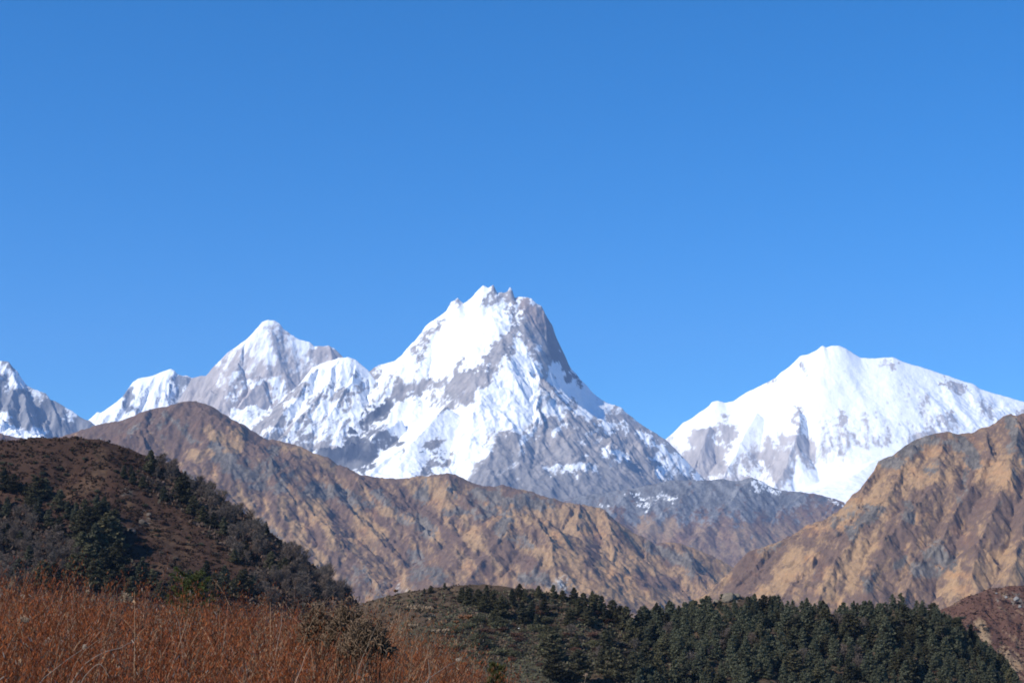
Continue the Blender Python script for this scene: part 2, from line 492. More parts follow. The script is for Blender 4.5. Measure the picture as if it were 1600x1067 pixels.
cov = paint(px, py, 0.84 - 0.70 * sstep(550, 590, py), [
    (0.55, 16, [(435, 545), (450, 570), (470, 575)]), (0.5, 14, [(365, 560), (395, 575)]), (0.5, 10, [(440, 520), (430, 525)]),
    (0.05, 22, [(340, 600), (330, 640)]), (0.05, 22, [(440, 600), (400, 650)]), (0.1, 12, [(495, 550), (520, 556)]), (0.15, 10, [(480, 590), (460, 600)]),
    (0.9, 5, [(408, 590), (385, 605), (365, 622)]), (0.7, 8, [(372, 585), (365, 600)]), (0.75, 8, [(420, 590), (430, 600)]),
    (0.8, 8, [(370, 645), (395, 655), (390, 665)]), (0.85, 7, [(440, 600), (425, 625)]), (0.55, 6, [(345, 600), (350, 590)])])
colr, k = snow_cover(T, cov, 55, 170, lean=0.35, rock=np.array((0.38, 0.33, 0.30)), warm=0.9, gain=0.30, sharp=0.28, thr=0.55)
grid_mesh("left_snow_peak", T, M_SNOWMT, colr)

# --- small snow peak with a shaded right side
D = 22000
crest = P(D, [(90, 690), (125, 668), (140, 655), (148, 648), (152, 644), (158, 645), (165, 640), (180, 630), (192, 622), (200, 610), (207, 598), (216, 592), (228, 590), (240, 587),
              (255, 581), (266, 577), (272, 579), (277, 585), (286, 588), (292, 587), (300, 592), (306, 590), (320, 600), (350, 630), (400, 680)])
rd = [(spur(D - 30, [(272, 580), (266, 600), (262, 625), (262, 665), (260, 720)], 1.6), (1.0, 2.4)),
      (spur(D - 30, [(240, 588), (228, 610), (215, 640), (200, 670), (190, 720)], 1.2), (1.0, 2.2)),
      (spur(D - 30, [(205, 602), (190, 628), (180, 650), (170, 680)], 1.2), (1.0, 2.0)),
      (spur(D - 30, [(292, 590), (300, 620), (312, 660), (316, 700)], 1.6), (1.0, 2.2)),
      (spur(D - 30, [(160, 645), (150, 665), (140, 690)], 1.2), (0.8, 2.2))]
T = terrain(-6300, -3300, D - 2200, D + 900, 13, crest, rd, 1.4, 1.2, None, 0.5, (420, 210, 105, 52), 55, warp=40, seed=33,
            crest_fade=200, crest_noise=6, ystep=10, crag=(35, 240), smooth_at=120)
px, py = wander(T, 200, 34, 303)
cov = paint(px, py, 0.85 + 0 * px, [(1.2, 14, [(215, 600), (265, 588)]), (1.1, 16, [(175, 645), (215, 650)]), (0.25, 10, [(200, 615), (205, 640)]),
                                    (0.4, 16, [(285, 600), (290, 640)]), (0.1, 12, [(312, 600), (318, 640)])])
colr, k = snow_cover(T, cov, 65, 150, lean=0.1, rock=np.array((0.2, 0.2, 0.21)), gain=0.32)
grid_mesh("small_snow_peak", T, M_SNOWMT, colr)

# --- far left grey wall above a glacier
D = 17500
crest = P(D, [(-260, 600), (-160, 640), (-90, 600), (-40, 572), (-12, 566), (0, 564), (14, 566), (20, 574), (27, 581), (33, 590), (42, 602), (52, 608), (62, 612), (72, 616), (78, 625), (88, 628), (98, 634), (105, 639),
              (113, 643), (122, 650), (130, 655), (140, 658), (150, 666), (170, 690), (200, 720)])
rd = [(spur(D - 20, [(14, 568), (30, 600), (50, 640), (70, 680), (80, 720)], 1.5), (1.0, 2.0)),
      (spur(D - 20, [(75, 618), (82, 640), (84, 670), (90, 720)], 1.6), (1.0, 2.0)),
      (spur(D - 20, [(-40, 575), (-20, 620), (0, 670), (20, 720)], 1.4), (1.0, 2.0)),
      (spur(D - 1050, [(-30, 650), (10, 672), (45, 684), (90, 694), (130, 700)], 0.5), (0.35, 0.35))]
T = terrain(-8200, -3600, D - 2400, D + 900, 12, crest, rd, 1.45, 1.2, None, 0.5, (360, 180, 90, 45), 60, warp=60, seed=43,
            crest_fade=160, crest_noise=6, ystep=9, crag=(50, 240), smooth_at=120)
px, py = wander(T, 200, 34, 304)
cov = paint(px, py, 0.33 - 0.3 * sstep(610, 640, py), [
    (0.72, 12, [(5, 575), (25, 600)]), (0.55, 9, [(40, 608), (70, 622)]), (0.1, 12, [(10, 625), (60, 650)]),
    (1.2, 10, [(-80, 640), (-20, 650), (5, 658)]), (1.3, 11, [(-60, 660), (0, 668), (30, 678), (55, 682)]), (1.2, 5, [(40, 676), (70, 684)]), (0.9, 3, [(66, 678), (72, 684)]),
    (0.8, 3, [(115, 678), (125, 676)]), (0.75, 5, [(100, 638), (118, 650)])])
colr, k = snow_cover(T, cov, 75, 120, lean=0.1, rock=np.array((0.215, 0.21, 0.215)), gain=0.28)
grid_mesh("grey_rock_mountain", T, M_SNOWMT, colr)

# --- right snow massif
D = 22000
crest = P(D, [(960, 760), (1000, 725), (1040, 686), (1052, 676), (1064, 664), (1068, 660), (1080, 654), (1095, 643), (1108, 634), (1112, 628), (1122, 626), (1132, 629), (1146, 627), (1156, 620), (1170, 611), (1185, 604), (1200, 597),
              (1212, 590), (1220, 582), (1232, 574), (1243, 564), (1250, 556), (1262, 554), (1275, 548), (1285, 540), (1291, 543), (1300, 540), (1310, 540), (1322, 545), (1334, 553), (1344, 559),
              (1360, 560), (1380, 559), (1395, 558), (1410, 565), (1440, 574), (1470, 584), (1500, 594), (1520, 600), (1530, 607), (1560, 617), (1600, 628), (1680, 655), (1760, 690), (1850, 740)])
rd = [(spur(D - 420, [(1110, 665), (1100, 700), (1085, 740), (1070, 780)], 0.95), (1.0, 1.15)),
      (spur(D - 520, [(1185, 645), (1160, 690), (1140, 730), (1120, 770)], 0.85), (1.0, 1.15)),
      (spur(D - 860, [(1250, 640), (1240, 690), (1215, 740), (1190, 790)], 0.85), (1.0, 1.3)),
      (spur(D - 700, [(1250, 645), (1268, 690), (1275, 735), (1270, 780)], 0.95), (1.1, 1.3)),
      (spur(D - 960, [(1315, 648), (1330, 690), (1350, 720)], 0.95), (1.0, 1.15)),
      (spur(D - 560, [(1405, 615), (1390, 660), (1370, 700), (1360, 740)], 0.85), (1.0, 1.15)),
      (spur(D - 520, [(1460, 625), (1440, 670), (1420, 720)], 0.85), (1.0, 1.15)),
      (spur(D - 500, [(1520, 652), (1490, 700), (1460, 740)], 0.85), (1.0, 1.15)),
      (spur(D - 130, [(1610, 632), (1620, 680), (1600, 740)], 0.85), (1.0, 1.15)),
      (spur(D - 2300, [(1380, 715), (1330, 745), (1280, 765), (1200, 790)], 0.3), (0.3, 0.35))]
T = terrain(1200, 9300, D - 5600, D + 1300, 13, crest, rd, 0.95, 1.2, None, 0.5, (620, 320, 160, 80, 42), 20, warp=150, seed=53,
            crest_fade=420, crest_noise=5, ystep=14, smooth_at=420, crag=(55, 420),
            calm=[(0.15, 70, [(1160, 640), (1220, 610), (1310, 590), (1400, 600)]), (0.2, 40, [(1300, 760), (1380, 720)])])
px, py = wander(T, 200, 34, 305)
base = 1.35 - 0.70 * sstep(625, 690, py) + 0.7 * sstep(715, 745, py) * sstep(1210, 1260, px)
cov = paint(px, py, base, [
    (0.05, 26, [(1110, 690), (1090, 725)]), (0.38, 9, [(1335, 690), (1345, 712)]), (0.36, 6, [(1292, 655), (1300, 690), (1312, 705)]), (0.1, 14, [(1135, 665), (1130, 700), (1115, 735)]), (1.2, 8, [(1062, 690), (1080, 670), (1105, 655)]), (0.75, 5, [(1120, 672), (1125, 690)]),
    (0.4, 16, [(1150, 720), (1150, 740)]), (0.25, 14, [(1200, 700), (1190, 725), (1170, 745)]), (1.0, 8, [(1155, 680), (1140, 720)]), (1.0, 7, [(1165, 740), (1200, 738)]),
    (0.1, 6, [(1249, 640), (1250, 665), (1258, 690)]), (0.3, 16, [(1238, 690), (1225, 725), (1215, 745)]), (0.3, 12, [(1262, 700), (1270, 725)]),
    (0.55, 6, [(1190, 680), (1185, 695)]), (0.2, 5, [(1317, 645), (1320, 660), (1315, 672)]), (0.65, 8, [(1290, 660), (1298, 680)]), (0.55, 11, [(1310, 685), (1335, 705), (1352, 712)]),
    (0.6, 6, [(1350, 648), (1352, 658)]), (0.6, 6, [(1375, 640), (1378, 660)]), (0.3, 8, [(1385, 690), (1380, 705)]), (0.25, 6, [(1303, 725), (1322, 718)]),
    (0.5, 6, [(1382, 568), (1396, 572)]), (0.6, 8, [(1420, 610), (1422, 640), (1412, 660)]), (0.55, 8, [(1440, 625), (1452, 660)]), (0.45, 10, [(1445, 635), (1462, 650)]),
    (0.42, 9, [(1470, 660), (1490, 650)]), (0.1, 6, [(1468, 598), (1490, 604), (1508, 608)]), (0.4, 9, [(1532, 632), (1550, 645)]), (1.1, 6, [(1460, 640), (1468, 665)]),
    (0.4, 5, [(1210, 590), (1204, 600)]), (0.4, 4, [(1258, 576), (1252, 580)]), (0.35, 10, [(1470, 672), (1440, 680)]),
    (1.4, 30, [(1280, 760), (1350, 745)]), (1.3, 20, [(1340, 725), (1390, 715)]), (0.3, 12, [(1590, 650), (1620, 640)])])
colr, k = snow_cover(T, cov, 85, 190, lean=0.15, rock=ROCK * 1.35, gain=0.30, sharp=0.22)
grid_mesh("right_snow_massif", T, M_SNOWMT, colr)
print("snow mountains", round(time.time() - T0, 1))

# ------------------------------------------------------------------ dry brown mountains
TAN = np.array((0.282, 0.196, 0.120)); HEATH = np.array((0.13, 0.084, 0.060)); GREY = np.array((0.135, 0.117, 0.098)); SCREE = np.array((0.27, 0.265, 0.26))


def brown_cover(T, tanv, rockv, seed, cell, tan=TAN, heath=HEATH, grey=GREY, gain=0.5, lean=0.7):
    e = T.E / (np.std(T.E) + 1e-6)
    n1 = fbm(T.X / cell, T.Z / cell, 7, seed, 0.72)
    n2 = fbm((T.X + lean * T.Z) / (cell * 0.4), (T.Z - lean * T.X) / (cell * 1.7), 6, seed + 9, 0.72)
    n3 = fbm(T.X / (cell * 0.6) + 5, T.Z / (cell * 0.6), 6, seed + 14, 0.65)
    rg = fbm((T.X + lean * T.Z) / (cell * 0.22), (T.Z - lean * T.X) / (cell * 0.8), 5, seed + 40, 0.65, ridged=True)
    n5 = fbm(T.X / (cell * 0.12), T.Z / (cell * 0.12), 4, seed + 44, 0.8)
    k = sstep(0.25, 0.75, tanv + gain * (1.0 * n1 + 1.5 * n2 - 0.55 * (rg - 0.3) + 0.7 * n5) - 0.04 * e)
    r = sstep(0.48, 0.64, rockv + 0.85 * n3 + 0.45 * n5 + 0.18 * np.clip(T.slope - 0.95, -0.8, 1))
    c = mix(heath, tan, k)
    c = mix(c, c * np.array((1.25, 1.0, 0.85)), 0.6 * sstep(0.0, 0.5, n1))
    c = mix(c, np.asarray(tan) * 1.25, 0.7 * k * sstep(0.15, 0.5, n2))
    c = mix(c, mix(grey * 0.6, grey * 1.45, sstep(-0.35, 0.35, n2 + 0.6 * n5)), r)
    outc = sstep(0.52, 0.66, fbm(T.X / (cell * 0.3), T.Z / (cell * 0.22), 5, seed + 48, 0.75) + 0.35 * sstep(-0.2, 0.5, -n1))
    c = mix(c, np.asarray(grey) * 0.5, outc * 0.8)
    return c.astype(np.float32)


# --- low grey ridge at the foot of the central mountain
D = 13500
crest = P(D, [(700, 770), (800, 775), (880, 780), (930, 772), (985, 765), (1040, 752), (1075, 750), (1100, 752), (1130, 749), (1150, 753), (1175, 747), (1190, 752), (1205, 762), (1220, 767), (1250, 769),
              (1280, 774), (1305, 780), (1325, 788), (1360, 810), (1420, 850), (1500, 900)])
rd = [(spur(D - 20, [(1178, 750), (1140, 790), (1090, 830), (1040, 880), (990, 930)], 0.5), (0.5, 0.8)),
      (spur(D - 20, [(1100, 753), (1050, 790), (1000, 830), (950, 870)], 0.5), (0.5, 0.8)),
      (spur(D - 20, [(1260, 771), (1220, 810), (1170, 850), (1120, 900)], 0.5), (0.5, 0.8)),
      (spur(D - 20, [(1310, 784), (1290, 820), (1250, 860), (1190, 910)], 0.5), (0.5, 0.8)),
      (spur(D - 20, [(985, 766), (960, 800), (920, 850)], 0.5), (0.5, 0.8))]
T = terrain(-700, 3900, D - 2700, D + 900, 9, crest, rd, 0.82, 0.8, None, 0.5, (420, 210, 105, 50, 28), 15, warp=100, seed=63,
            crest_fade=120, crest_noise=6, ystep=10, smooth_at=150, crag=(30, 190))
px, py = wander(T, 90, 26, 306)
tanv = paint(px, py, 0.15 + 0.5 * sstep(790, 850, py) + 0.25 * sstep(1150, 1300, px), [(0.0, 30, [(1000, 770), (1150, 770)]), (0.85, 16, [(1000, 815), (1060, 830)]), (0.0, 12, [(1080, 820), (1060, 845)])])
rockv = paint(px, py, 0.85 - 0.75 * sstep(780, 850, py) - 0.4 * sstep(1200, 1300, px), [(0.7, 14, [(940, 790), (990, 800)])])
colr = brown_cover(T, tanv, rockv, 7, 170, tan=TAN * 0.85, grey=DARKROCK * 0.95, gain=0.6)
sc_ = paint(px, py, -0.6 + 0 * px, [(0.5, 3, [(980, 772), (1005, 786), (1020, 793)]), (0.42, 4, [(1005, 778), (1050, 776)]), (0.7, 6, [(1180, 752), (1186, 765)]), (0.6, 2.5, [(1190, 757), (1215, 768)]),
                                    (0.5, 2.5, [(935, 790), (950, 793)]), (0.5, 3, [(1300, 780), (1322, 792)])])
ks = sstep(0.36, 0.56, sc_ + 0.7 * fbm(T.X / 90, T.Z / 24, 5, 2, 0.7)) * 0.9
colr = mix(colr, SNOW, ks)
grid_mesh("grey_foothill_ridge", T, M_BROWN, colr)

# --- middle brown range
D = 8000
crest = P(D, [(-420, 660), (-260, 690), (-100, 672), (-40, 674), (0, 679), (30, 684), (60, 690), (90, 684), (120, 676), (150, 664), (175, 659), (195, 656), (215, 648), (235, 641), (252, 637), (262, 636), (278, 630), (292, 628), (305, 628),
              (320, 632), (340, 641), (360, 654), (380, 664), (398, 676), (412, 686), (430, 689), (450, 692), (468, 698), (485, 706), (500, 712), (515, 716), (528, 727), (545, 733), (562, 742), (580, 746), (610, 749),
              (640, 747), (660, 744), (682, 741), (700, 740), (712, 742), (730, 750), (742, 757), (760, 760), (785, 759), (805, 764), (820, 766), (840, 772), (860, 778), (880, 785), (905, 789), (930, 792), (945, 797),
              (955, 810), (972, 822), (990, 833), (1010, 842), (1022, 850), (1045, 848), (1065, 850), (1085, 858), (1105, 866), (1125, 876), (1145, 886), (1180, 905), (1230, 930), (1300, 960)])
rd = [(spur(D - 15, [(262, 638), (290, 660), (312, 682), (335, 700), (352, 728), (385, 760), (420, 800), (450, 840), (480, 880), (520, 930)], 0.62), (0.9, 0.62)),
      (spur(D - 15, [(235, 642), (225, 670), (230, 700), (250, 730), (280, 770), (300, 810)], 0.6), (0.7, 0.75)),
      (spur(D - 15, [(300, 630), (345, 665), (395, 700), (420, 730), (470, 775), (520, 830), (560, 880), (600, 940)], 0.6), (0.75, 0.6)),
      (spur(D - 15, [(412, 688), (450, 715), (500, 745), (545, 790), (600, 850), (650, 900), (700, 950)], 0.55), (0.8, 0.6)),
      (spur(D - 15, [(528, 728), (560, 750), (610, 785), (650, 820), (700, 870), (760, 930)], 0.5), (0.75, 0.55)),
      (spur(D - 15, [(580, 748), (640, 770), (700, 805), (760, 840), (810, 880), (850, 930)], 0.5), (0.75, 0.5)),
      (spur(D - 15, [(700, 742), (705, 765), (740, 795), (800, 830), (850, 865), (900, 905), (940, 950)], 0.5), (0.7, 0.6)),
      (spur(D - 900, [(800, 800), (830, 812), (850, 850), (860, 890), (880, 940)], 0.45), (0.6, 0.6)),
      (spur(D - 15, [(905, 791), (900, 830), (880, 870), (880, 910), (900, 960)], 0.55), (0.65, 0.65)),
      (spur(D - 15, [(945, 800), (955, 840), (960, 880), (975, 930)], 0.6), (0.65, 0.75)),
      (spur(D - 15, [(1010, 843), (1020, 880), (1040, 920), (1050, 960)], 0.55), (0.6, 0.75)),
      (spur(D - 15, [(1065, 852), (1090, 885), (1100, 930)], 0.55), (0.6, 0.75))]
T = terrain(-3700, 1500, D - 2300, D + 700, 5.5, crest, rd, 0.98, 0.8, None, 0.52, (230, 120, 60, 30, 16), 15, warp=75, seed=73,
            crest_fade=80, crest_noise=5, ystep=6.0, smooth_at=110, crag=(30, 150))
px, py = wander(T, 90, 26, 307)
tanv = paint(px, py, 0.36 + 0.16 * sstep(780, 900, px) + 0.14 * sstep(740, 860, py) - 0.22 * sstep(760, 680, py) * sstep(420, 300, px), [
    (0.15, 26, [(190, 690), (250, 700)]), (0.75, 12, [(325, 672), (350, 690)]), (0.8, 14, [(370, 680), (365, 710)]), (0.7, 6, [(248, 690), (262, 715)]), (0.8, 7, [(295, 715), (330, 712)]),
    (0.1, 9, [(380, 665), (400, 700), (430, 730)]), (0.05, 6, [(300, 660), (330, 700)]), (0.75, 9, [(450, 700), (490, 715), (520, 730)]),
    (0.95, 8, [(370, 775), (395, 810), (410, 830)]), (0.9, 9, [(440, 790), (470, 835), (500, 880)]), (1.0, 13, [(490, 790), (520, 830), (545, 860)]), (0.9, 10, [(560, 800), (590, 840)]),
    (0.1, 4, [(455, 800), (500, 850), (540, 900)]), (0.1, 5, [(515, 805), (540, 850), (560, 900)]), (0.15, 5, [(600, 770), (660, 835), (700, 880)]), (0.1, 5, [(550, 770), (620, 840), (680, 890)]),
    (0.95, 8, [(595, 795), (640, 810)]), (0.95, 8, [(690, 790), (725, 810), (745, 850)]), (0.9, 6, [(730, 800), (765, 825)]), (0.85, 16, [(640, 755), (700, 770)]), (0.9, 12, [(800, 805), (790, 830)]), (0.95, 8, [(830, 850), (870, 880)]),
    (0.15, 6, [(650, 790), (720, 850), (760, 890)]), (0.1, 5, [(740, 810), (800, 860), (850, 900)]), (0.85, 14, [(830, 800), (880, 800), (920, 815)]), (0.75, 18, [(900, 820), (880, 850)]), (0.1, 8, [(935, 850), (920, 880)]),
    (0.9, 6, [(860, 870), (880, 900), (920, 930)]), (0.9, 6, [(960, 860), (950, 890)]), (0.15, 10, [(1030, 850), (1060, 880)]), (0.75, 12, [(1080, 880), (1120, 890)]), (0.2, 10, [(1000, 900), (1050, 915)])])
rockv = -0.06 + paint(px, py, 0.14 + 0.12 * sstep(300, 150, px), [
    (0.9, 5, [(255, 645), (285, 668), (305, 690)]), (0.75, 14, [(345, 715), (390, 745)]), (0.9, 9, [(335, 700), (370, 725), (400, 735)]), (0.7, 18, [(400, 740), (430, 760)]), (0.8, 11, [(430, 700), (425, 730)]), (0.85, 7, [(445, 728), (460, 750)]),
    (0.75, 13, [(480, 765), (540, 775), (570, 785)]), (0.55, 8, [(525, 722), (545, 735)]), (0.8, 9, [(410, 820), (460, 880), (490, 910)]), (0.75, 8, [(590, 770), (620, 800), (660, 830)]), (0.9, 5, [(645, 800), (680, 835)]),
    (0.9, 8, [(650, 770), (665, 780)]), (0.9, 7, [(665, 760), (668, 770)]), (0.85, 6, [(700, 765), (712, 775)]), (0.9, 11, [(740, 775), (800, 782), (860, 782)]), (0.85, 7, [(700, 800), (740, 800), (790, 800)]), (0.85, 9, [(790, 815), (780, 835)]), (0.8, 7, [(800, 845), (830, 850)]),
    (0.7, 10, [(560, 890), (590, 930)]), (0.7, 20, [(640, 880), (680, 900)]), (0.75, 12, [(820, 895), (850, 905)]), (0.8, 12, [(1010, 850), (1060, 870), (1090, 890)]), (0.75, 10, [(900, 925), (860, 915)]), (0.5, 18, [(210, 670), (240, 660)]),
    (0.6, 12, [(540, 915), (600, 920)]), (0.6, 10, [(280, 740), (330, 780)])])
colr = brown_cover(T, tanv, rockv, 17, 120, tan=TAN * np.array((1.05, 0.98, 0.85)), gain=0.55)
q = paint(px, py, 0 * px, [(1.0, 5, [(872, 905), (885, 925)]), (0.8, 4, [(620, 905), (640, 935)])]) * sstep(-0.1, 0.3, fbm(T.X / 20, T.Z / 12, 4, 8))
colr = mix(colr, (0.5, 0.49, 0.46), q)
grid_mesh("brown_mountain_range", T, M_BROWN, colr)

# --- right golden mountain
D = 5600
crest = P(D, [(1000, 1000, -300), (1060, 960, -250), (1110, 925, -200), (1140, 895, -150), (1152, 880, -140), (1170, 863, -130), (1190, 857, -120), (1215, 848, -100), (1240, 836, -80), (1260, 826, -60), (1290, 817, -40), (1305, 808), (1320, 795), (1332, 780), (1345, 770), (1355, 755), (1367, 738), (1372, 722),
              (1385, 716), (1400, 710), (1415, 698), (1430, 688), (1445, 682), (1465, 678), (1482, 676), (1495, 680), (1510, 678), (1520, 678), (1532, 670), (1545, 667), (1558, 660), (1568, 652), (1578, 648), (1590, 651), (1600, 647),
              (1640, 640), (1700, 620), (1780, 610), (1900, 600)])
rd = [(spur(D - 150, [(1190, 860), (1170, 890), (1150, 920), (1140, 960)], 0.7), (0.7, 1.1)),
      (spur(D - 60, [(1300, 814), (1270, 850), (1240, 890), (1210, 930), (1190, 970)], 0.6), (0.62, 0.8)),
      (spur(D, [(1372, 725), (1350, 770), (1320, 820), (1280, 870), (1250, 920), (1220, 960)], 0.62), (0.65, 0.85)),
      (spur(D, [(1445, 685), (1420, 730), (1385, 780), (1350, 830), (1310, 880), (1280, 950)], 0.62), (0.65, 0.85)),
      (spur(D, [(1482, 680), (1465, 730), (1440, 790), (1400, 840), (1370, 890), (1340, 950)], 0.6), (0.65, 0.95)),
      (spur(D, [(1530, 674), (1540, 710), (1520, 760), (1500, 800), (1470, 850), (1430, 900), (1400, 950)], 0.6), (0.7, 1.2)),
      (spur(D, [(1578, 650), (1585, 700), (1580, 750), (1560, 800), (1530, 850), (1510, 900)], 0.6), (0.75, 1.3)),
      (spur(D, [(1640, 645), (1640, 700), (1620, 770), (1600, 840), (1570, 900)], 0.6), (0.75, 1.2))]
T = terrain(500, 2900, D - 1500, D + 500, 3.6, crest, rd, 0.95, 0.8, None, 0.52, (170, 88, 45, 23, 12), 8.5, warp=60, seed=83,
            crest_fade=50, crest_noise=3.5, ystep=4.0, smooth_at=80, crag=(21, 105))
px, py = wander(T, 90, 26, 308)
tanv = paint(px, py, 0.50 + 0 * px, [
    (0.1, 22, [(1165, 885), (1185, 900)]), (0.1, 14, [(1150, 920), (1170, 915)]), (0.85, 20, [(1240, 870), (1200, 920)]), (0.8, 24, [(1330, 800), (1380, 770)]), (0.75, 24, [(1420, 740), (1480, 730)]), (0.85, 20, [(1350, 860), (1300, 920)]),
    (0.2, 8, [(1300, 860), (1280, 900)]), (0.25, 14, [(1420, 830), (1400, 860)]), (0.95, 9, [(1510, 830), (1500, 870), (1480, 920)]), (0.9, 9, [(1575, 850), (1550, 880)]), (0.2, 16, [(1520, 830), (1480, 870)]), (0.85, 18, [(1560, 740), (1590, 720)]),
    (0.25, 14, [(1510, 760), (1520, 800)]), (0.25, 20, [(1560, 790), (1600, 800)]), (0.85, 22, [(1540, 900), (1590, 890)]), (0.25, 12, [(1330, 940), (1380, 930)])])
rockv = -0.06 + paint(px, py, 0.12 + 0 * px, [
    (0.85, 11, [(1380, 725), (1400, 720), (1440, 688)]), (0.8, 8, [(1440, 690), (1480, 690)]), (1.0, 11, [(1505, 690), (1512, 700), (1520, 720)]), (0.9, 7, [(1490, 690), (1490, 700)]), (1.0, 8, [(1575, 660), (1588, 680), (1580, 700)]),
    (0.7, 12, [(1350, 790), (1380, 800), (1330, 830)]), (0.7, 8, [(1420, 790), (1418, 810)]), (0.75, 20, [(1460, 860), (1480, 880), (1440, 890)]), (0.85, 6, [(1408, 870), (1402, 890)]), (0.6, 8, [(1360, 895), (1355, 920)]),
    (0.55, 10, [(1460, 720), (1450, 740)]), (0.6, 6, [(1515, 730), (1500, 780)]), (0.6, 10, [(1300, 815), (1330, 800)]), (0.6, 7, [(1180, 860), (1220, 850)]), (0.6, 12, [(1590, 740), (1600, 700)])])
colr = brown_cover(T, tanv, rockv, 27, 90, tan=TAN * np.array((1.05, 0.96, 0.82)), lean=-0.8, grey=GREY * 0.9, gain=0.55)
grid_mesh("golden_grass_mountain", T, M_BROWN, colr)

# --- reddish heath hill at the right edge
D = 1500
crest = P(D, [(1380, 1010), (1430, 975), (1470, 952), (1490, 944), (1510, 932), (1530, 926), (1545, 920), (1565, 918), (1580, 915), (1600, 915), (1640, 905), (1720, 890), (1800, 880)])
rd = [(spur(D, [(1545, 920), (1530, 950), (1520, 990), (1510, 1030), (1500, 1075)], 0.5), (0.5, 0.6)),
      (spur(D, [(1600, 916), (1600, 960), (1580, 1010), (1560, 1075)], 0.5), (0.5, 0.6))]
T = terrain(300, 640, D - 330, D + 180, 1.3, crest, rd, 0.5, 0.6, -120, 0.5, (50, 25, 12, 6, 3), 3, warp=8, smooth_at=30, seed=93, crest_fade=20, crest_noise=0.5)
T_RED = T
RUST = np.array((0.085, 0.044, 0.032))
tanv = paint(T.px, T.py, 0.3 + 0 * T.px, [(0.9, 9, [(1530, 975), (1540, 1000)]), (0.8, 10, [(1565, 1020), (1590, 1040)])])
rockv = paint(T.px, T.py, 0.0 + 0 * T.px, [(0.45, 16, [(1560, 930), (1600, 940)])])
colr = brown_cover(T, tanv, rockv, 37, 16, tan=TAN * 0.75, heath=RUST, grey=GREY * 0.8, gain=0.5)
grid_mesh("red_heath_hill", T, M_HILL, colr)
print("brown mountains", round(time.time() - T0, 1))

# ------------------------------------------------------------------ near hills
# --- left hill
D = 780
crest = P(D, [(-500, 720), (-300, 705), (-100, 695), (0, 689), (30, 687), (60, 685), (100, 684), (130, 685), (165, 690), (200, 701), (230, 714), (260, 728), (300, 750), (350, 783), (400, 820), (440, 848), (480, 880), (520, 912),
              (550, 938), (580, 962), (640, 1000), (720, 1060)])
rd = [(spur(D, [(130, 686), (165, 720), (200, 760), (230, 800), (250, 840), (250, 900), (240, 960), (230, 1020)], 0.48), (0.5, 0.36)),
      (spur(D, [(260, 729), (300, 790), (340, 850), (380, 910), (400, 980)], 0.5), (0.45, 0.5)),
      (spur(D, [(0, 690), (-10, 760), (10, 830), (20, 900), (20, 1000)], 0.5), (0.45, 0.45))]
T = terrain(-460, 80, D - 330, D + 220, 1.1, crest, rd, 0.52, 0.5, -75, 0.5, (60, 30, 15, 7.5, 4), 1.6, warp=10, smooth_at=30, seed=103, crest_fade=25, crest_noise=0.6)
T_L = T
HB = np.array((0.046, 0.026, 0.018))
tanv = paint(T.px, T.py, 0.22 + 0 * T.px, [(0.75, 14, [(160, 710), (150, 750), (120, 770)]), (0.6, 14, [(240, 830), (290, 860), (260, 890)]), (0.7, 10, [(200, 790), (230, 810)]), (0.6, 10, [(340, 850), (370, 860)]), (0.5, 10, [(0, 880), (20, 890)])])
rockv = paint(T.px, T.py, -0.1 + 0 * T.px, [(0.42, 14, [(200, 770), (225, 810), (200, 830)]), (0.3, 14, [(340, 840), (370, 860)]), (0.25, 10, [(0, 875), (20, 885)])])
colr = brown_cover(T, tanv, rockv, 47, 14, tan=np.array((0.082, 0.050, 0.031)), heath=HB, grey=np.array((0.11, 0.095, 0.08)), gain=0.5)
grid_mesh("left_heath_hill", T, M_HILL, colr)

# --- forested hill
D = 650
crest = P(D, [(430, 1000), (500, 965), (560, 945), (600, 934), (640, 925), (680, 919), (720, 915), (760, 914), (800, 919), (830, 923), (860, 929), (890, 936), (920, 948), (960, 962), (1000, 974), (1040, 976), (1070, 968), (1100, 952), (1120, 938),
              (1135, 932), (1150, 930), (1165, 934), (1180, 944), (1200, 950), (1240, 955), (1300, 960), (1350, 958), (1400, 952), (1440, 955), (1470, 968), (1500, 990), (1530, 1015), (1560, 1045), (1590, 1080), (1640, 1120), (1720, 1180)])
rd = [(spur(D, [(760, 916), (740, 960), (700, 1010), (660, 1070), (620, 1130)], 0.3), (0.3, 0.3)),
      (spur(D, [(880, 935), (900, 980), (890, 1030), (870, 1080)], 0.32), (0.3, 0.4)),
      (spur(D, [(1150, 932), (1140, 980), (1110, 1030), (1080, 1090)], 0.4), (0.35, 0.45)),
      (spur(D, [(1420, 955), (1410, 1000), (1380, 1060), (1350, 1120)], 0.42), (0.4, 0.5))]
T = terrain(-120, 300, D - 330, D + 200, 1.0, crest, rd, 0.42, 0.5, -75, 0.5, (50, 25, 12, 6, 3), 1.4, warp=8, smooth_at=30, seed=113, crest_fade=20, crest_noise=0.4)
T_R = T
tanv = paint(T.px, T.py, 0.25 + 0 * T.px, [(0.6, 12, [(1130, 940), (1170, 945)]), (0.7, 12, [(1040, 1055), (1060, 1060)]), (0.5, 10, [(600, 940), (640, 935)])])
rockv = paint(T.px, T.py, -0.1 + 0 * T.px, [(0.5, 8, [(1130, 940), (1150, 935)])])
colr = brown_cover(T, tanv, rockv, 57, 12, tan=np.array((0.12, 0.085, 0.05)), heath=np.array((0.066, 0.046, 0.031)), grey=np.array((0.15, 0.13, 0.11)), gain=0.45)
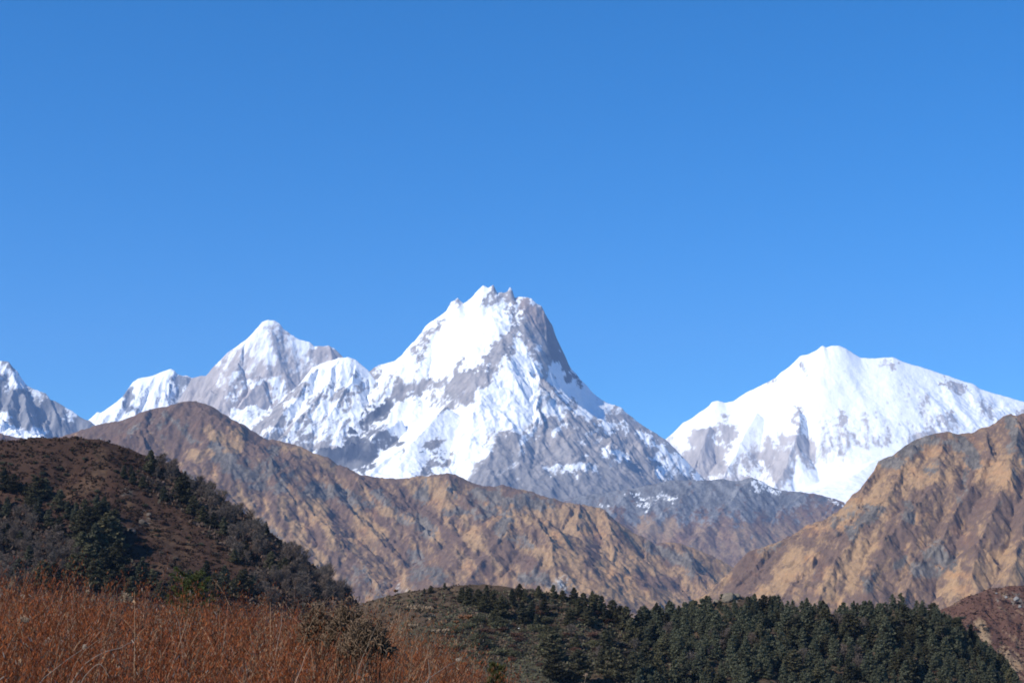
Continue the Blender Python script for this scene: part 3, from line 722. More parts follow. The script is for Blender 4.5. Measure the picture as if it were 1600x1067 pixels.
green = sstep(0.35, 0.65, paint(T.px, T.py, 0.2 + 0 * T.px, [(0.8, 30, [(720, 1000), (780, 1040), (860, 1050)]), (0.6, 24, [(640, 990), (700, 1000)])]) + 0.5 * fbm(T.X / 14, T.Y / 14, 5, 4))
colr = mix(colr, (0.055, 0.056, 0.034), green * 0.7)
grid_mesh("forested_hill", T, M_HILL, colr)

# --- valley floor reaching the horizon
xs = np.linspace(-14500, 14500, 130)
ys = np.concatenate([np.linspace(-3000, 200, 8), np.linspace(260, 24000, 120), np.linspace(24400, 26500, 4)])
XX, YY = np.meshgrid(xs, ys)
V_ = Terrain(); V_.X, V_.Y = XX.astype(np.float32), YY.astype(np.float32)
V_.Z = (-160 - 0 * XX + 25 * fbm(XX / 900, YY / 900, 4, 77)).astype(np.float32); V_.nx, V_.ny = len(xs), len(ys)
vc = mix((0.10, 0.08, 0.05), (0.16, 0.12, 0.07), sstep(-.4, .4, fbm(XX / 500, YY / 500, 5, 78)))
grid_mesh("valley_ground", V_, M_BROWN, vc)
print("hills", round(time.time() - T0, 1))

# ------------------------------------------------------------------ the air
def haze_box(x0, x1, y0, y1, z0, z1, density):
    V = [(x, y, z) for z in (z0, z1) for y in (y0, y1) for x in (x0, x1)]
    F = [(0, 2, 3, 1), (4, 5, 7, 6), (0, 1, 5, 4), (2, 6, 7, 3), (0, 4, 6, 2), (1, 3, 7, 5)]
    m = bpy.data.materials.new("thin_air"); m.use_nodes = True
    nt = m.node_tree
    nt.nodes.remove(nt.nodes["Principled BSDF"])
    v = nt.nodes.new("ShaderNodeVolumePrincipled")
    v.inputs["Color"].default_value = (0.36, 0.56, 1.0, 1)
    v.inputs["Density"].default_value = density
    nt.links.new(v.outputs[0], nt.nodes["Material Output"].inputs["Volume"])
    o = mesh_from("haze", V, F, m)
    o["kind"] = "stuff"
    return o


haze_box(-15000, 15000, -3500, 27000, -300, 4300, 2.2e-5)
# ------------------------------------------------------------------ plants: shared builders
def quads(C, U, Vv):
    """Quads centred at C with half axes U, V -> vertices (4n x 3), faces (n x 4)."""
    n = len(C)
    V = np.stack([C - U - Vv, C + U - Vv, C + U + Vv, C - U + Vv], 1).reshape(-1, 3)
    F = np.arange(4 * n).reshape(n, 4)
    return V, F


def rand_dirs(g, n):
    v = g.normal(size=(n, 3)); return v / np.linalg.norm(v, axis=1, keepdims=True)


def tube(pts, radii, sides=5):
    """Tapered tube along points."""
    pts = [Vector(p) for p in pts]
    V, F = [], []
    n = len(pts)
    for i, p in enumerate(pts):
        t = (pts[min(i + 1, n - 1)] - pts[max(i - 1, 0)]).normalized()
        a = t.orthogonal().normalized() if i == 0 else (a_prev - t * a_prev.dot(t)).normalized()
        b = t.cross(a); a_prev = a
        for s in range(sides):
            an = 2 * math.pi * s / sides
            V.append(tuple(p + (a * math.cos(an) + b * math.sin(an)) * radii[i]))
    for i in range(n - 1):
        for s in range(sides):
            s2 = (s + 1) % sides
            F.append((i * sides + s, i * sides + s2, (i + 1) * sides + s2, (i + 1) * sides + s))
    V.append(tuple(pts[0])); V.append(tuple(pts[-1]))
    for s in range(sides):
        s2 = (s + 1) % sides
        F.append((n * sides, s2, s, s)); F.append((n * sides + 1, (n - 1) * sides + s, (n - 1) * sides + s2, (n - 1) * sides + s2))
    return np.array(V, float), np.array([f for f in F if len(set(f)) == 4] or F, int)


def join(parts):
    V, F, C = [], [], []; o = 0
    for p in parts:
        V.append(p[0]); F.append(p[1] + o); o += len(p[0])
        if len(p) > 2:
            C.append(np.broadcast_to(np.asarray(p[2], np.float32), (len(p[0]), 3)))
    return np.concatenate(V), np.concatenate(F), (np.concatenate(C) if C else None)


M_LEAF = cover_mat("foliage", 1.2, 0.25, 0.8)
M_BARK = cover_mat("bark", 6.0, 0.3, 0.9)
M_BRUSH = cover_mat("dry_leaves", 9.0, 0.2, 0.75)


for m_, tr_ in ((M_LEAF, 0.35), (M_BRUSH, 0.3)):
    nt_ = m_.node_tree; b_ = nt_.nodes["Principled BSDF"]
    src = b_.inputs["Base Color"].links[0].from_socket
    oi = nt_.nodes.new("ShaderNodeObjectInfo")
    mr = nt_.nodes.new("ShaderNodeMapRange"); mr.inputs[3].default_value = 0.55; mr.inputs[4].default_value = 1.65
    nt_.links.new(oi.outputs["Random"], mr.inputs[0])
    vm = nt_.nodes.new("ShaderNodeVectorMath"); vm.operation = 'SCALE'
    nt_.links.new(src, vm.inputs[0]); nt_.links.new(mr.outputs[0], vm.inputs["Scale"])
    col_ = vm.outputs[0] if m_ is M_LEAF else src
    nt_.links.new(col_, b_.inputs["Base Color"])
    tl = nt_.nodes.new("ShaderNodeBsdfTranslucent"); nt_.links.new(col_, tl.inputs["Color"])
    mx = nt_.nodes.new("ShaderNodeMixShader"); mx.inputs[0].default_value = tr_
    nt_.links.new(b_.outputs[0], mx.inputs[1]); nt_.links.new(tl.outputs[0], mx.inputs[2])
    nt_.links.new(mx.outputs[0], nt_.nodes["Material Output"].inputs["Surface"])


def leafy(g, pts, size, col, jitter=0.25, flat=0.0):
    """Leaf-clump quads at points."""
    n = len(pts)
    a = rand_dirs(g, n); a[:, 2] *= (1 - flat); a /= np.linalg.norm(a, axis=1, keepdims=True)
    b = np.cross(a, rand_dirs(g, n)); b /= np.linalg.norm(b, axis=1, keepdims=True)
    s = size * (0.6 + 0.8 * g.random((n, 1)))
    V, F = quads(pts, a * s, b * s * 0.55)
    c = np.asarray(col, float) * (1 + jitter * g.normal(size=(n, 1))) + 0.1 * jitter * g.normal(size=(n, 3)) * np.mean(col)
    return V, F, np.repeat(np.clip(c, 0.004, 1), 4, 0)


def conifer_meshes(seed, wide=0.26, col=(0.036, 0.05, 0.034), round_=0.8, n=2600):
    """Conifer of unit height: whorls of drooping boughs carrying tufts."""
    g = np.random.default_rng(seed)
    P_ = []
    nb = 74
    for i in range(nb):
        t = (i + g.random()) / nb                       # 0 base .. 1 tip
        z = 0.08 + 0.9 * t
        prof = (1 - t) ** round_ * (0.55 + 0.45 * min(1, (t + 0.12) / 0.25))
        L = wide * prof * (0.7 + 0.5 * g.random()) + 0.02
        az = g.random() * 6.283
        m = int(n / nb * (0.35 + 1.1 * prof)) + 4
        s = g.random(m) ** 0.6
        side = g.normal(size=m) * 0.032 * (1.1 - 0.4 * s) * (0.5 + prof)
        x = math.cos(az) * L * s - math.sin(az) * side
        y = math.sin(az) * L * s + math.cos(az) * side
        zz = z - 0.22 * L * s + 0.30 * L * s * s + g.normal(size=m) * 0.014
        P_.append(np.stack([x, y, zz], 1))
    P_ = np.concatenate(P_)
    V, F, C = leafy(g, P_, 0.026, col, 0.28, 0.35)
    k = 0.5 + 0.0 * V[:, 2]
    tp = [(0, 0, -0.06)] + [(g.normal() * 0.004, g.normal() * 0.004, z) for z in (0.1, 0.3, 0.5, 0.7, 0.85)] + [(0, 0, 0.97)]
    tr = [0.02, 0.017, 0.014, 0.011, 0.008, 0.004, 0.0015]
    parts = [tube(tp, tr, 6)]
    for i in range(16):
        z = 0.12 + 0.045 * i; az = g.random() * 6.283; L = wide * (1 - z) * 0.85
        parts.append(tube([(0, 0, z), (math.cos(az) * L * .5, math.sin(az) * L * .5, z - .04 * L), (math.cos(az) * L, math.sin(az) * L, z + .05 * L)], [0.004, 0.0028, 0.001], 4))
    TV, TF, _ = join(parts)
    return (V, F, C), (TV, TF, np.full((len(TV), 3), (0.055, 0.042, 0.034)))


def bare_tree_meshes(seed, col=(0.125, 0.098, 0.084)):
    """Leafless tree of unit height: limbs and a haze of twigs."""
    g = np.random.default_rng(seed)
    limbs = []; tips = []
    trunk = [(0, 0, -0.05), (0.01, 0, 0.15), (g.normal() * .02, g.normal() * .02, 0.35), (g.normal() * .03, g.normal() * .03, 0.6), (g.normal() * .03, g.normal() * .03, 0.85)]
    limbs.append(tube(trunk, [0.018, 0.015, 0.012, 0.007, 0.002], 6))
    twigs_c, twigs_u = [], []
    for i in range(30):
        z = 0.15 + 0.6 * g.random(); az = g.random() * 6.283; el = 0.7 + 0.5 * g.random(); L = 0.42 * (1.05 - z) + 0.08
        d = np.array([math.cos(az) * math.cos(el), math.sin(az) * math.cos(el), math.sin(el)])
        a = np.array([0, 0, z]); b = a + d * L * 0.5 + g.normal(size=3) * 0.012; c = a + d * L + np.array([0, 0, 0.05 * L])
        limbs.append(tube([a, b, c], [0.006, 0.0035, 0.0012], 4))
        for j in range(26):
            s = 0.25 + 0.75 * g.random(); o = a + (c - a) * s
            dd = d * 0.5 + g.normal(size=3) * 0.55 + np.array([0, 0, 0.35]); dd /= np.linalg.norm(dd)
            l2 = 0.10 * (0.4 + g.random())
            twigs_c.append(o + dd * l2 * 0.5); twigs_u.append(dd * l2 * 0.5)
    C0 = np.array(twigs_c); U = np.array(twigs_u)
    w = np.cross(U, rand_dirs(g, len(U))); w /= np.linalg.norm(w, axis=1, keepdims=True)
    V, F = quads(C0, U, w * 0.0032)
    cc = np.asarray(col) * (1 + 0.25 * g.normal(size=(len(U), 1)))
    LV, LF, _ = join(limbs)
    return (V, F, np.repeat(np.clip(cc, .01, 1), 4, 0)), (LV, LF, np.full((len(LV), 3), np.asarray(col) * 0.85))


def bush_mesh(seed, col, n=900, tall=0.75):
    """Rounded bush of unit width: uneven lobes of leaf clumps over a few stems."""
    g = np.random.default_rng(seed)
    P_ = []
    for i in range(9):
        az = g.random() * 6.283; r = 0.30 * g.random() ** 0.5
        c = np.array([math.cos(az) * r, math.sin(az) * r, tall * (0.25 + 0.35 * g.random())])
        R_ = 0.15 + 0.12 * g.random()
        d = rand_dirs(g, n // 9) * (R_ * (0.55 + 0.5 * g.random((n // 9, 1))))
        P_.append(c + d * np.array([1, 1, 0.85]))
    P_ = np.concatenate(P_); P_ = P_[P_[:, 2] > -0.03]
    return leafy(g, P_, 0.032, col, 0.3)


def tagt(o, label, cat, group=None):
    o["label"] = label; o["category"] = cat
    if group:
        o["group"] = group


PROTO = {}


def proto(kind, key, builder):
    """Mesh data for one variant of a plant, built once and shared by its copies."""
    if (kind, key) not in PROTO:
        PROTO[(kind, key)] = builder()
    return PROTO[(kind, key)]


def mesh_data(name, VFC, mat):
    o = mesh_from(name, VFC[0], VFC[1], mat, VFC[2])
    me = o.data
    bpy.data.objects.remove(o)
    return me


def plant_tree(kind, crown_me, trunk_me, crown_name, loc, h, yaw, label, cat, group, squash=1.0, lean=0.0):
    r = bpy.data.objects.new(kind, None); scene.collection.objects.link(r)
    r.empty_display_size = 0.3
    r.location = loc; r.rotation_euler = (lean, lean * 0.6, yaw); r.scale = (h * squash, h * squash, h)
    tagt(r, label, cat, group)
    a = bpy.data.objects.new(crown_name, crown_me); b = bpy.data.objects.new("trunk", trunk_me)
    for c in (a, b):
        scene.collection.objects.link(c); c.parent = r
    return r


def drop(T, px, py):
    """Where the sight line of a photograph point first meets a hillside."""
    d = np.array(at(px, py, 1.0)); Y = np.arange(T.y0 + 2, T.y1 - 2, 0.5)
    X, Z = d[0] * Y, d[2] * Y
    ok = (X > T.x0) & (X < T.x1)
    h = height(T, X, Y)
    hit = np.nonzero(ok & (Z <= h))[0]
    if len(hit) == 0:
        return None
    y = Y[hit[0]]
    return (float(d[0] * y), float(y), float(height(T, d[0] * y, y)))


def inside(x, y, poly):
    c = False; n = len(poly)
    for i in range(n):
        x1, y1 = poly[i]; x2, y2 = poly[(i + 1) % n]
        if (y1 > y) != (y2 > y) and x < (x2 - x1) * (y - y1) / (y2 - y1) + x1:
            c = not c
    return c


CON = []
for i, (w, rd_, c) in enumerate([(0.34, 0.62, (0.076, 0.071, 0.040)), (0.29, 0.72, (0.067, 0.066, 0.040)), (0.38, 0.5, (0.082, 0.075, 0.040)), (0.26, 0.75, (0.060, 0.061, 0.038)),
                                 (0.36, 0.56, (0.091, 0.082, 0.044)), (0.32, 0.65, (0.071, 0.067, 0.040)), (0.42, 0.45, (0.083, 0.075, 0.042))]):
    cr, tr = conifer_meshes(100 + i, w, c, rd_)
    CON.append((mesh_data("crown", cr, M_LEAF), mesh_data("trunk", tr, M_BARK)))
BARE = []
for i in range(5):
    cr, tr = bare_tree_meshes(200 + i, [(0.14, 0.108, 0.086), (0.12, 0.098, 0.080), (0.15, 0.11, 0.084)][i % 3])
    BARE.append((mesh_data("twigs", cr, M_BARK), mesh_data("trunk", tr, M_BARK)))
BUSH = {}
for nm, c in (("dark", (0.06, 0.062, 0.038)), ("olive", (0.115, 0.108, 0.058)), ("rust", (0.11, 0.06, 0.04)), ("grey", (0.12, 0.098, 0.074))):
    BUSH[nm] = [mesh_data("bush", bush_mesh(300 + len(nm) * 7 + j, c), M_LEAF) for j in range(3)]


def conifer(T, px, py, hpx, label, group, v=None, slim=1.0):
    p = drop(T, px, py)
    if p is None:
        return None
    h = hpx * p[1] / FPX
    c = CON[v if v is not None else rnd.randrange(len(CON))]
    return plant_tree("conifer", c[0], c[1], "crown", (p[0], p[1], p[2] - 0.03 * h), h, rnd.random() * 6.28, label, "conifer", group, squash=slim * rnd.uniform(1.05, 1.3))


def bush(T, px, py, wpx, kind, label, group, p=None, hs=1.0):
    p = p or drop(T, px, py)
    if p is None:
        return None
    w = wpx * p[1] / FPX
    o = bpy.data.objects.new("bush", BUSH[kind][rnd.randrange(3)]); scene.collection.objects.link(o)
    o.location = (p[0], p[1], p[2] - 0.05 * w); o.rotation_euler = (0, 0, rnd.random() * 6.28); o.scale = (w * 1.1, w * 1.1, w * hs)
    tagt(o, label, "bush", group)
    return o


# ------------------------------------------------------------------ trees of the left hill
G1 = "conifers scattered over the left heath hill"
conifer(T_L, 235, 738, 36, "lone dark conifer standing near the skyline of the left brown hill", G1, 0)
conifer(T_L, 285, 786, 46, "broad dark conifer on the upper right shoulder of the left hill", G1, 2)
conifer(T_L, 256, 784, 26, "small dark conifer just left of the broad one on the left hill's upper right shoulder", G1, 1)
conifer(T_L, 184, 898, 56, "pointed dark conifer in front of the tall stand, low on the left hill", G1, 0)
conifer(T_L, 218, 920, 44, "slim conifer right of the pointed one, just above the red brush", G1, 3)
conifer(T_L, 415, 838, 24, "tiny conifer poking above the right skyline of the left hill", G1, 3)
stand = [(150, 808, 36), (163, 812, 38), (131, 815, 36), (155, 850, 66), (138, 852, 60), (168, 866, 66), (146, 878, 62), (180, 860, 50), (124, 845, 50), (118, 818, 34), (176, 835, 40), (135, 900, 50), (160, 905, 48), (148, 920, 46), (190, 920, 34), (128, 880, 50), (170, 925, 36)]
for x, y, h in stand:
    conifer(T_L, x, y, h, "dark conifer packed into the tall stand at the middle of the left hill", "conifers of the tall stand on the left hill")
upper = [(5, 768, 38), (20, 770, 30), (56, 786, 42), (70, 776, 30), (93, 798, 34), (60, 815, 40), (92, 842, 36), (75, 825, 30), (10, 810, 34), (40, 775, 22), (105, 812, 30), (-14, 790, 40), (48, 800, 30)]
for x, y, h in upper:
    conifer(T_L, x, y, h, "dark conifer in the loose row on the far left slope of the hill", "conifers on the far left slope")
lower = [(29, 908, 38), (65, 920, 44), (84, 925, 46), (104, 930, 40), (10, 850, 34), (30, 860, 30), (237, 920, 32), (222, 900, 30), (45, 885, 34), (115, 905, 42), (350, 925, 42), (380, 928, 40), (322, 915, 40), (335, 930, 36), (396, 930, 30), (296, 925, 36), (310, 938, 36), (365, 935, 30), (270, 930, 30), (205, 935, 36), (250, 938, 30)]
for x, y, h in lower:
    conifer(T_L, x, y, h, "dark conifer at the foot of the left hill behind the red brush", "conifers at the foot of the left hill")
rim = [(194, 748, 22), (207, 756, 22), (223, 762, 18), (302, 805, 30), (317, 818, 28), (333, 826, 26), (349, 836, 28), (385, 872, 22), (423, 890, 28), (444, 895, 24), (366, 880, 22), (430, 905, 24),
       (205, 742, 16), (460, 912, 18)]
for x, y, h in rim:
    conifer(T_L, x, y, h, "small dark conifer among the bare trees along the left hill's right rim", "conifers along the left hill's right rim")
# bare trees
barelist = []
g = np.random.default_rng(5)
rimline = [(250, 728), (300, 752), (350, 785), (400, 822), (440, 850), (480, 882), (520, 914), (556, 944)]
for i in range(96):
    u = g.random() * (len(rimline) - 1); k = int(u); u -= k
    x = rimline[k][0] * (1 - u) + rimline[k + 1][0] * u; y = rimline[k][1] * (1 - u) + rimline[k + 1][1] * u
    dpt = g.random() ** 1.3 * (22 + 40 * (x > 380))
    barelist.append((x - dpt * 0.5, y + 3 + dpt * 0.8, 20 + 12 * g.random(), 0))
for cx, cy, sx, sy, n in ((30, 850, 40, 25, 30), (70, 870, 40, 28, 34), (20, 900, 30, 20, 14), (470, 925, 50, 18, 44), (20, 915, 25, 14, 12), (350, 820, 20, 12, 8), (40, 815, 20, 10, 6)):
    for i in range(n):
        barelist.append((cx + g.normal() * sx * 0.6, cy + g.normal() * sy * 0.6, 20 + 12 * g.random(), 1))
nb_ = 0
for x, y, h, w in barelist:
    p = drop(T_L, x, y)
    if p is None:
        continue
    hh = h * p[1] / FPX; b = BARE[nb_ % 5]; nb_ += 1
    if w == 0:
        plant_tree("bare_tree", b[0], b[1], "twigs", p, hh, g.random() * 6.28, "leafless grey brown tree on the right rim of the left hill", "bare tree", "bare trees on the left hill's right rim", squash=1.25)
    else:
        plant_tree("bare_tree", b[0], b[1], "twigs", p, hh, g.random() * 6.28, "leafless grey brown tree between the dark conifers low on the left hill", "bare tree", "bare trees between the left hill's conifers", squash=1.25)
# bushes on the heath
for i in range(80):
    x = g.random() * 260; y = 688 + g.random() ** 0.8 * 110
    if y < 690 + max(0, x - 150) * 0.5:
        continue
    bush(T_L, x, y, 6 + 7 * g.random(), "dark" if g.random() < 0.6 else "rust", "small dark bush dotted over the brown top of the left hill", "bushes on the left hill's heath", hs=0.7)
for i in range(46):
    x = 190 + g.random() * 240; y = 780 + g.random() * 140
    if y < 700 + (x - 150) * 0.55:
        continue
    bush(T_L, x, y, 7 + 8 * g.random(), ("rust", "dark", "grey")[i % 3], "low bush on the open brown flank of the left hill", "bushes on the left hill's open flank", hs=0.65)

# ------------------------------------------------------------------ trees of the forested hill
conifer(T_R, 784, 964, 34, "dark round conifer with a deep shadow, left of the white boulder on the forested hill", "conifers at the thin left end of the forested hill", 2)
leftc = [(722, 942, 22), (733, 944, 24), (747, 946, 24), (757, 956, 26), (770, 948, 24), (800, 948, 26), (815, 974, 32), (831, 968, 28), (842, 934, 17), (851, 962, 28), (865, 933, 18), (879, 938, 14), (812, 934, 20), (820, 940, 14), (760, 930, 14),
         (897, 944, 24), (912, 958, 30), (925, 952, 26), (931, 958, 28), (905, 962, 26), (891, 978, 26), (957, 968, 28), (978, 984, 34), (970, 976, 28), (988, 1008, 40), (945, 970, 24), (999, 985, 30), (1006, 975, 26), (940, 952, 20), (918, 975, 24),
         (755, 1014, 22), (748, 1000, 16), (855, 1002, 24), (862, 1030, 42), (866, 1062, 36), (905, 1062, 44), (960, 1062, 46), (990, 1070, 50), (942, 1050, 34), (900, 1015, 22), (945, 1020, 34), (955, 1012, 26), (1000, 1070, 46), (1030, 1060, 40), (770, 975, 18), (780, 980, 16), (838, 984, 22),
         (695, 921, 9), (673, 925, 9), (663, 927, 7), (1010, 1035, 34), (1020, 1000, 30)]
for x, y, h in leftc:
    conifer(T_R, x, y + 1, h * 1.05 + 2, "dark conifer of the thin scatter on the left half of the forested hill", "conifers at the thin left end of the forested hill")
dense = [(1004, 960), (1060, 950), (1095, 938), (1115, 950), (1160, 948), (1185, 930), (1240, 935), (1300, 935), (1400, 935), (1450, 935), (1480, 960), (1530, 1000), (1575, 1050), (1610, 1110), (1000, 1110), (985, 1040), (1005, 1000)]
gaps = [((1140, 936), 30, 12), ((1090, 1005), 14, 7), ((1420, 1030), 16, 7), ((1240, 1030), 12, 6), ((1345, 1000), 20, 8), ((1050, 1058), 34, 12), ((1000, 1030), 20, 10), ((1190, 1075), 20, 10), ((1030, 985), 10, 6)]
cand = []
sp = 4.3
for yy in np.arange(520, 700, sp):
    for xx in np.arange(30, 230, sp):
        X = xx + g.normal() * sp * 0.33; Y = yy + g.normal() * sp * 0.33
        Z = float(height(T_R, X, Y))
        qx, qy = proj(X, Y, Z)
        if not inside(qx, qy, dense) or qy > 1100:
            continue
        if any(((qx - c[0]) / a) ** 2 + ((qy - c[1]) / b) ** 2 < 1 for c, a, b in gaps):
            continue
        crest_y = np.interp(X * 650 / Y, [c[0] for c in crest], [0] * len(crest))
        h = (g.uniform(12, 30) if qy < 975 else g.uniform(16, 44)) * (0.8 + 0.35 * g.random() ** 2)
        if qx > 1500:
            h *= 0.75
        cand.append((X, Y, Z, h * Y / FPX, qx, qy))
# keep those the slope shows: drop trees standing beyond the brow
vis = []
for c in cand:
    Ys = np.linspace(T_R.y0 + 5, c[1] - 3, 60)
    top = c[2] + c[3] * 0.8
    hh = height(T_R, c[0] * Ys / c[1], Ys)
    if (hh > top * Ys / c[1]).any():
        continue
    vis.append(c)
vis.sort(key=lambda c: c[1])
n_have = sum(1 for o in scene.objects if o.name.startswith("conifer"))
room = 300 - n_have
print("forest candidates", len(cand), len(vis), "have", n_have)
step_ = max(1.0, len(vis) / room)
keep = set(int(i * step_) for i in range(room)) if len(vis) > room else set(range(len(vis)))
rest = []
for i, c in enumerate(vis):
    if i in keep:
        lab = "dark conifer in the dense forest covering the right hill" if c[5] > 985 else "dark conifer along the top edge of the dense forest on the right hill"
        grp = "conifers of the dense forest" if c[5] > 985 else "conifers along the forest's top edge"
        m = CON[rnd.randrange(len(CON))]
        plant_tree("conifer", m[0], m[1], "crown", (c[0], c[1], c[2] - 0.03 * c[3]), c[3], g.random() * 6.28, lab, "conifer", grp, squash=rnd.uniform(1.0, 1.35))
    else:
        rest.append(c)
if rest:
    base_c = [conifer_meshes(400 + j, 0.34, (0.070, 0.072, 0.044), 0.6, n=1500)[0] for j in range(3)]
    parts = []
    for i, c in enumerate(rest):
        V, F, C = base_c[i % 3]; a = g.random() * 6.28; s = c[3]
        Rm = np.array([[math.cos(a), -math.sin(a), 0], [math.sin(a), math.cos(a), 0], [0, 0, 1]])
        parts.append((V @ Rm.T * s + np.array([c[0], c[1], c[2] - 0.03 * s]), F, C))
    V, F, C = join(parts)
    o = mesh_from("forest", V, F, M_LEAF, C); o["kind"] = "stuff"
    o["label"] = "further conifers filling the dense dark forest on the right hill"
# bushes and bare trees among them
zones = [((1000, 1010), 60, 45, 28, 0), ((790, 1010), 70, 35, 34, 1), ((900, 1000), 50, 30, 26, 1), ((730, 1000), 45, 30, 20, 1), ((880, 950), 60, 12, 16, 0), ((1250, 1040), 220, 40, 10, 2), ((660, 950), 60, 18, 16, 3)]
for (cx, cy), sx, sy, n, m in zones:
    for i in range(n):
        x = cx + g.uniform(-1, 1) * sx; y = cy + g.uniform(-1, 1) * sy
        k = {0: ("dark", "grey", "rust"), 1: ("olive", "olive", "rust"), 2: ("grey", "rust", "dark"), 3: ("rust", "olive", "rust")}[m][i % 3]
        lab = {"dark": "dark green round bush between the conifers of the forested hill", "grey": "leafless grey bush between the conifers of the forested hill",
               "rust": "rust brown low bush on the open slope of the forested hill", "olive": "olive green low bush on the open left slope of the forested hill"}[k]
        bush(T_R, x, y, g.uniform(14, 32) if m != 3 else g.uniform(6, 12), k, lab, {"dark": "dark bushes of the forested hill", "grey": "grey bushes of the forested hill", "rust": "rust bushes of the forested hill", "olive": "olive bushes of the forested hill"}[k], hs=0.6)
for i in range(26):
    x = g.uniform(880, 1480); y = g.uniform(985, 1060); p = drop(T_R, x, y)
    if p:
        b = BARE[i % 5]
        plant_tree("bare_tree", b[0], b[1], "twigs", p, g.uniform(22, 32) * p[1] / FPX, g.random() * 6.28, "leafless grey tree showing between the conifers of the right hill's forest", "bare tree", "bare trees in the right hill's forest", squash=1.3)
for i in range(34):
    x = g.uniform(1485, 1600); y = g.uniform(935, 1060)
    if y < 950 - (x - 1500) * 0.3:
        continue
    bush(T_RED, x, y, g.uniform(5, 13), ("rust", "dark", "rust", "grey")[i % 4], "small bush on the reddish hill at the right edge", "bushes of the reddish hill", hs=0.6)


# low heath tufts over the near hills: nobody could count them
def tufts(T, n, box, size, cols, name, label, seed, zone=None, dense_=-0.15):
    g2 = np.random.default_rng(seed)
    X = g2.uniform(box[0], box[1], n); Y = g2.uniform(box[2], box[3], n)
    k = fbm(X / 9, Y / 9, 4, seed) + 0.35 * g2.normal(size=n)
    m = k > dense_; X, Y, k = X[m], Y[m], k[m]
    Z = height(T, X, Y)
    if zone is not None:
        qx, qy = proj(X, Y, Z); m = paint(qx, qy, 0 * qx, zone) > g2.random(len(qx)) * 0.8 + 0.1
        X, Y, Z = X[m], Y[m], Z[m]
    pts = []; cs = []
    for j in range(5):
        o = g2.normal(size=(len(X), 3)) * np.array([size, size, size * 0.45]); pts.append(np.stack([X, Y, Z + size * 0.4], 1) + o)
        ci = g2.integers(0, len(cols), len(X)); cs.append(np.asarray(cols)[ci])
    Pn = np.concatenate(pts); cc = np.concatenate(cs)
    V, F, C = leafy(g2, Pn, size * 0.8, (1, 1, 1), 0.25)
    C = np.repeat(cc, 4, 0) * C
    o = mesh_from(name, V, F, M_LEAF, C); o["kind"] = "stuff"; o["label"] = label


tufts(T_L, 26000, (-300, 70, 600, 880), 0.6, [(0.075, 0.038, 0.026), (0.10, 0.060, 0.036), (0.04, 0.036, 0.024), (0.12, 0.08, 0.05), (0.065, 0.036, 0.026)], "heath_cover", "low brown heath covering the left hill", 41)
tufts(T_R, 15000, (-90, 240, 500, 700), 0.42, [(0.055, 0.036, 0.026), (0.05, 0.05, 0.03), (0.075, 0.046, 0.03), (0.035, 0.034, 0.022)], "heath_cover", "low brown and olive heath covering the forested hill", 42)
tufts(T_RED, 7000, (380, 560, 1300, 1560), 0.6, [(0.08, 0.038, 0.028), (0.11, 0.066, 0.04), (0.045, 0.03, 0.024)], "heath_cover", "low reddish heath covering the hill at the right edge", 43)

tufts(T_L, 30000, (-300, 70, 560, 880), 0.95, [(0.085, 0.062, 0.048), (0.10, 0.07, 0.052), (0.062, 0.054, 0.038), (0.11, 0.07, 0.05)], "undergrowth", "dark leafless scrub filling the space between the left hill's trees", 44,
      zone=[(1, 60, [(-40, 900), (60, 890), (120, 900), (180, 930)]), (1, 30, [(0, 830), (60, 840)]), (1, 26, [(240, 745), (290, 775), (340, 815), (400, 860), (450, 900), (520, 945)]), (1, 26, [(400, 920), (480, 940)]), (0.7, 20, [(300, 915), (380, 925)])], dense_=-0.4)
tufts(T_R, 60000, (-90, 240, 500, 700), 0.5, [(0.095, 0.078, 0.052), (0.10, 0.095, 0.055), (0.075, 0.074, 0.045), (0.12, 0.08, 0.054), (0.11, 0.10, 0.06)], "undergrowth", "olive brown scrub covering the forested hill between its trees", 45,
      zone=[(1, 60, [(740, 990), (860, 1000), (960, 1020), (1100, 1040)]), (1, 30, [(840, 945), (960, 975), (1060, 980)]), (0.8, 40, [(1200, 1000), (1400, 1010), (1500, 1030)]), (0.35, 20, [(600, 945), (700, 940)])], dense_=-0.35)


# boulders
def boulder(T, px, py, wpx, col, label, seed, flat=0.7, lift=0.0):
    import bmesh
    p = drop(T, px, py)
    if p is None:
        return
    w = wpx * p[1] / FPX
    bm = bmesh.new(); bmesh.ops.create_icosphere(bm, subdivisions=3, radius=0.5)
    g2 = np.random.default_rng(seed)
    nrm = rand_dirs(g2, 14); off = 0.30 + 0.16 * g2.random(14)
    for v in bm.verts:
        co = np.array(v.co)
        for nn, of in zip(nrm, off):
            dd = co @ nn - of
            if dd > 0:
                co = co - nn * dd
        v.co = co + g2.normal(size=3) * 0.008
    me = bpy.data.meshes.new("boulder"); bm.to_mesh(me); bm.free()
    c4 = np.ones((len(me.vertices), 4), np.float32); c4[:, :3] = col
    a = me.color_attributes.new("cover", 'FLOAT_COLOR', 'POINT'); a.data.foreach_set("color", c4.ravel())
    me.materials.append(M_HILL)
    o = bpy.data.objects.new("boulder", me); scene.collection.objects.link(o)
    o.location = (p[0], p[1], p[2] + 0.2 * w * flat + lift * w); o.scale = (w, w * 0.8, w * flat * 1.3); o.rotation_euler = (0.1, 0.2, seed)
    tagt(o, label, "boulder", None)
    return o


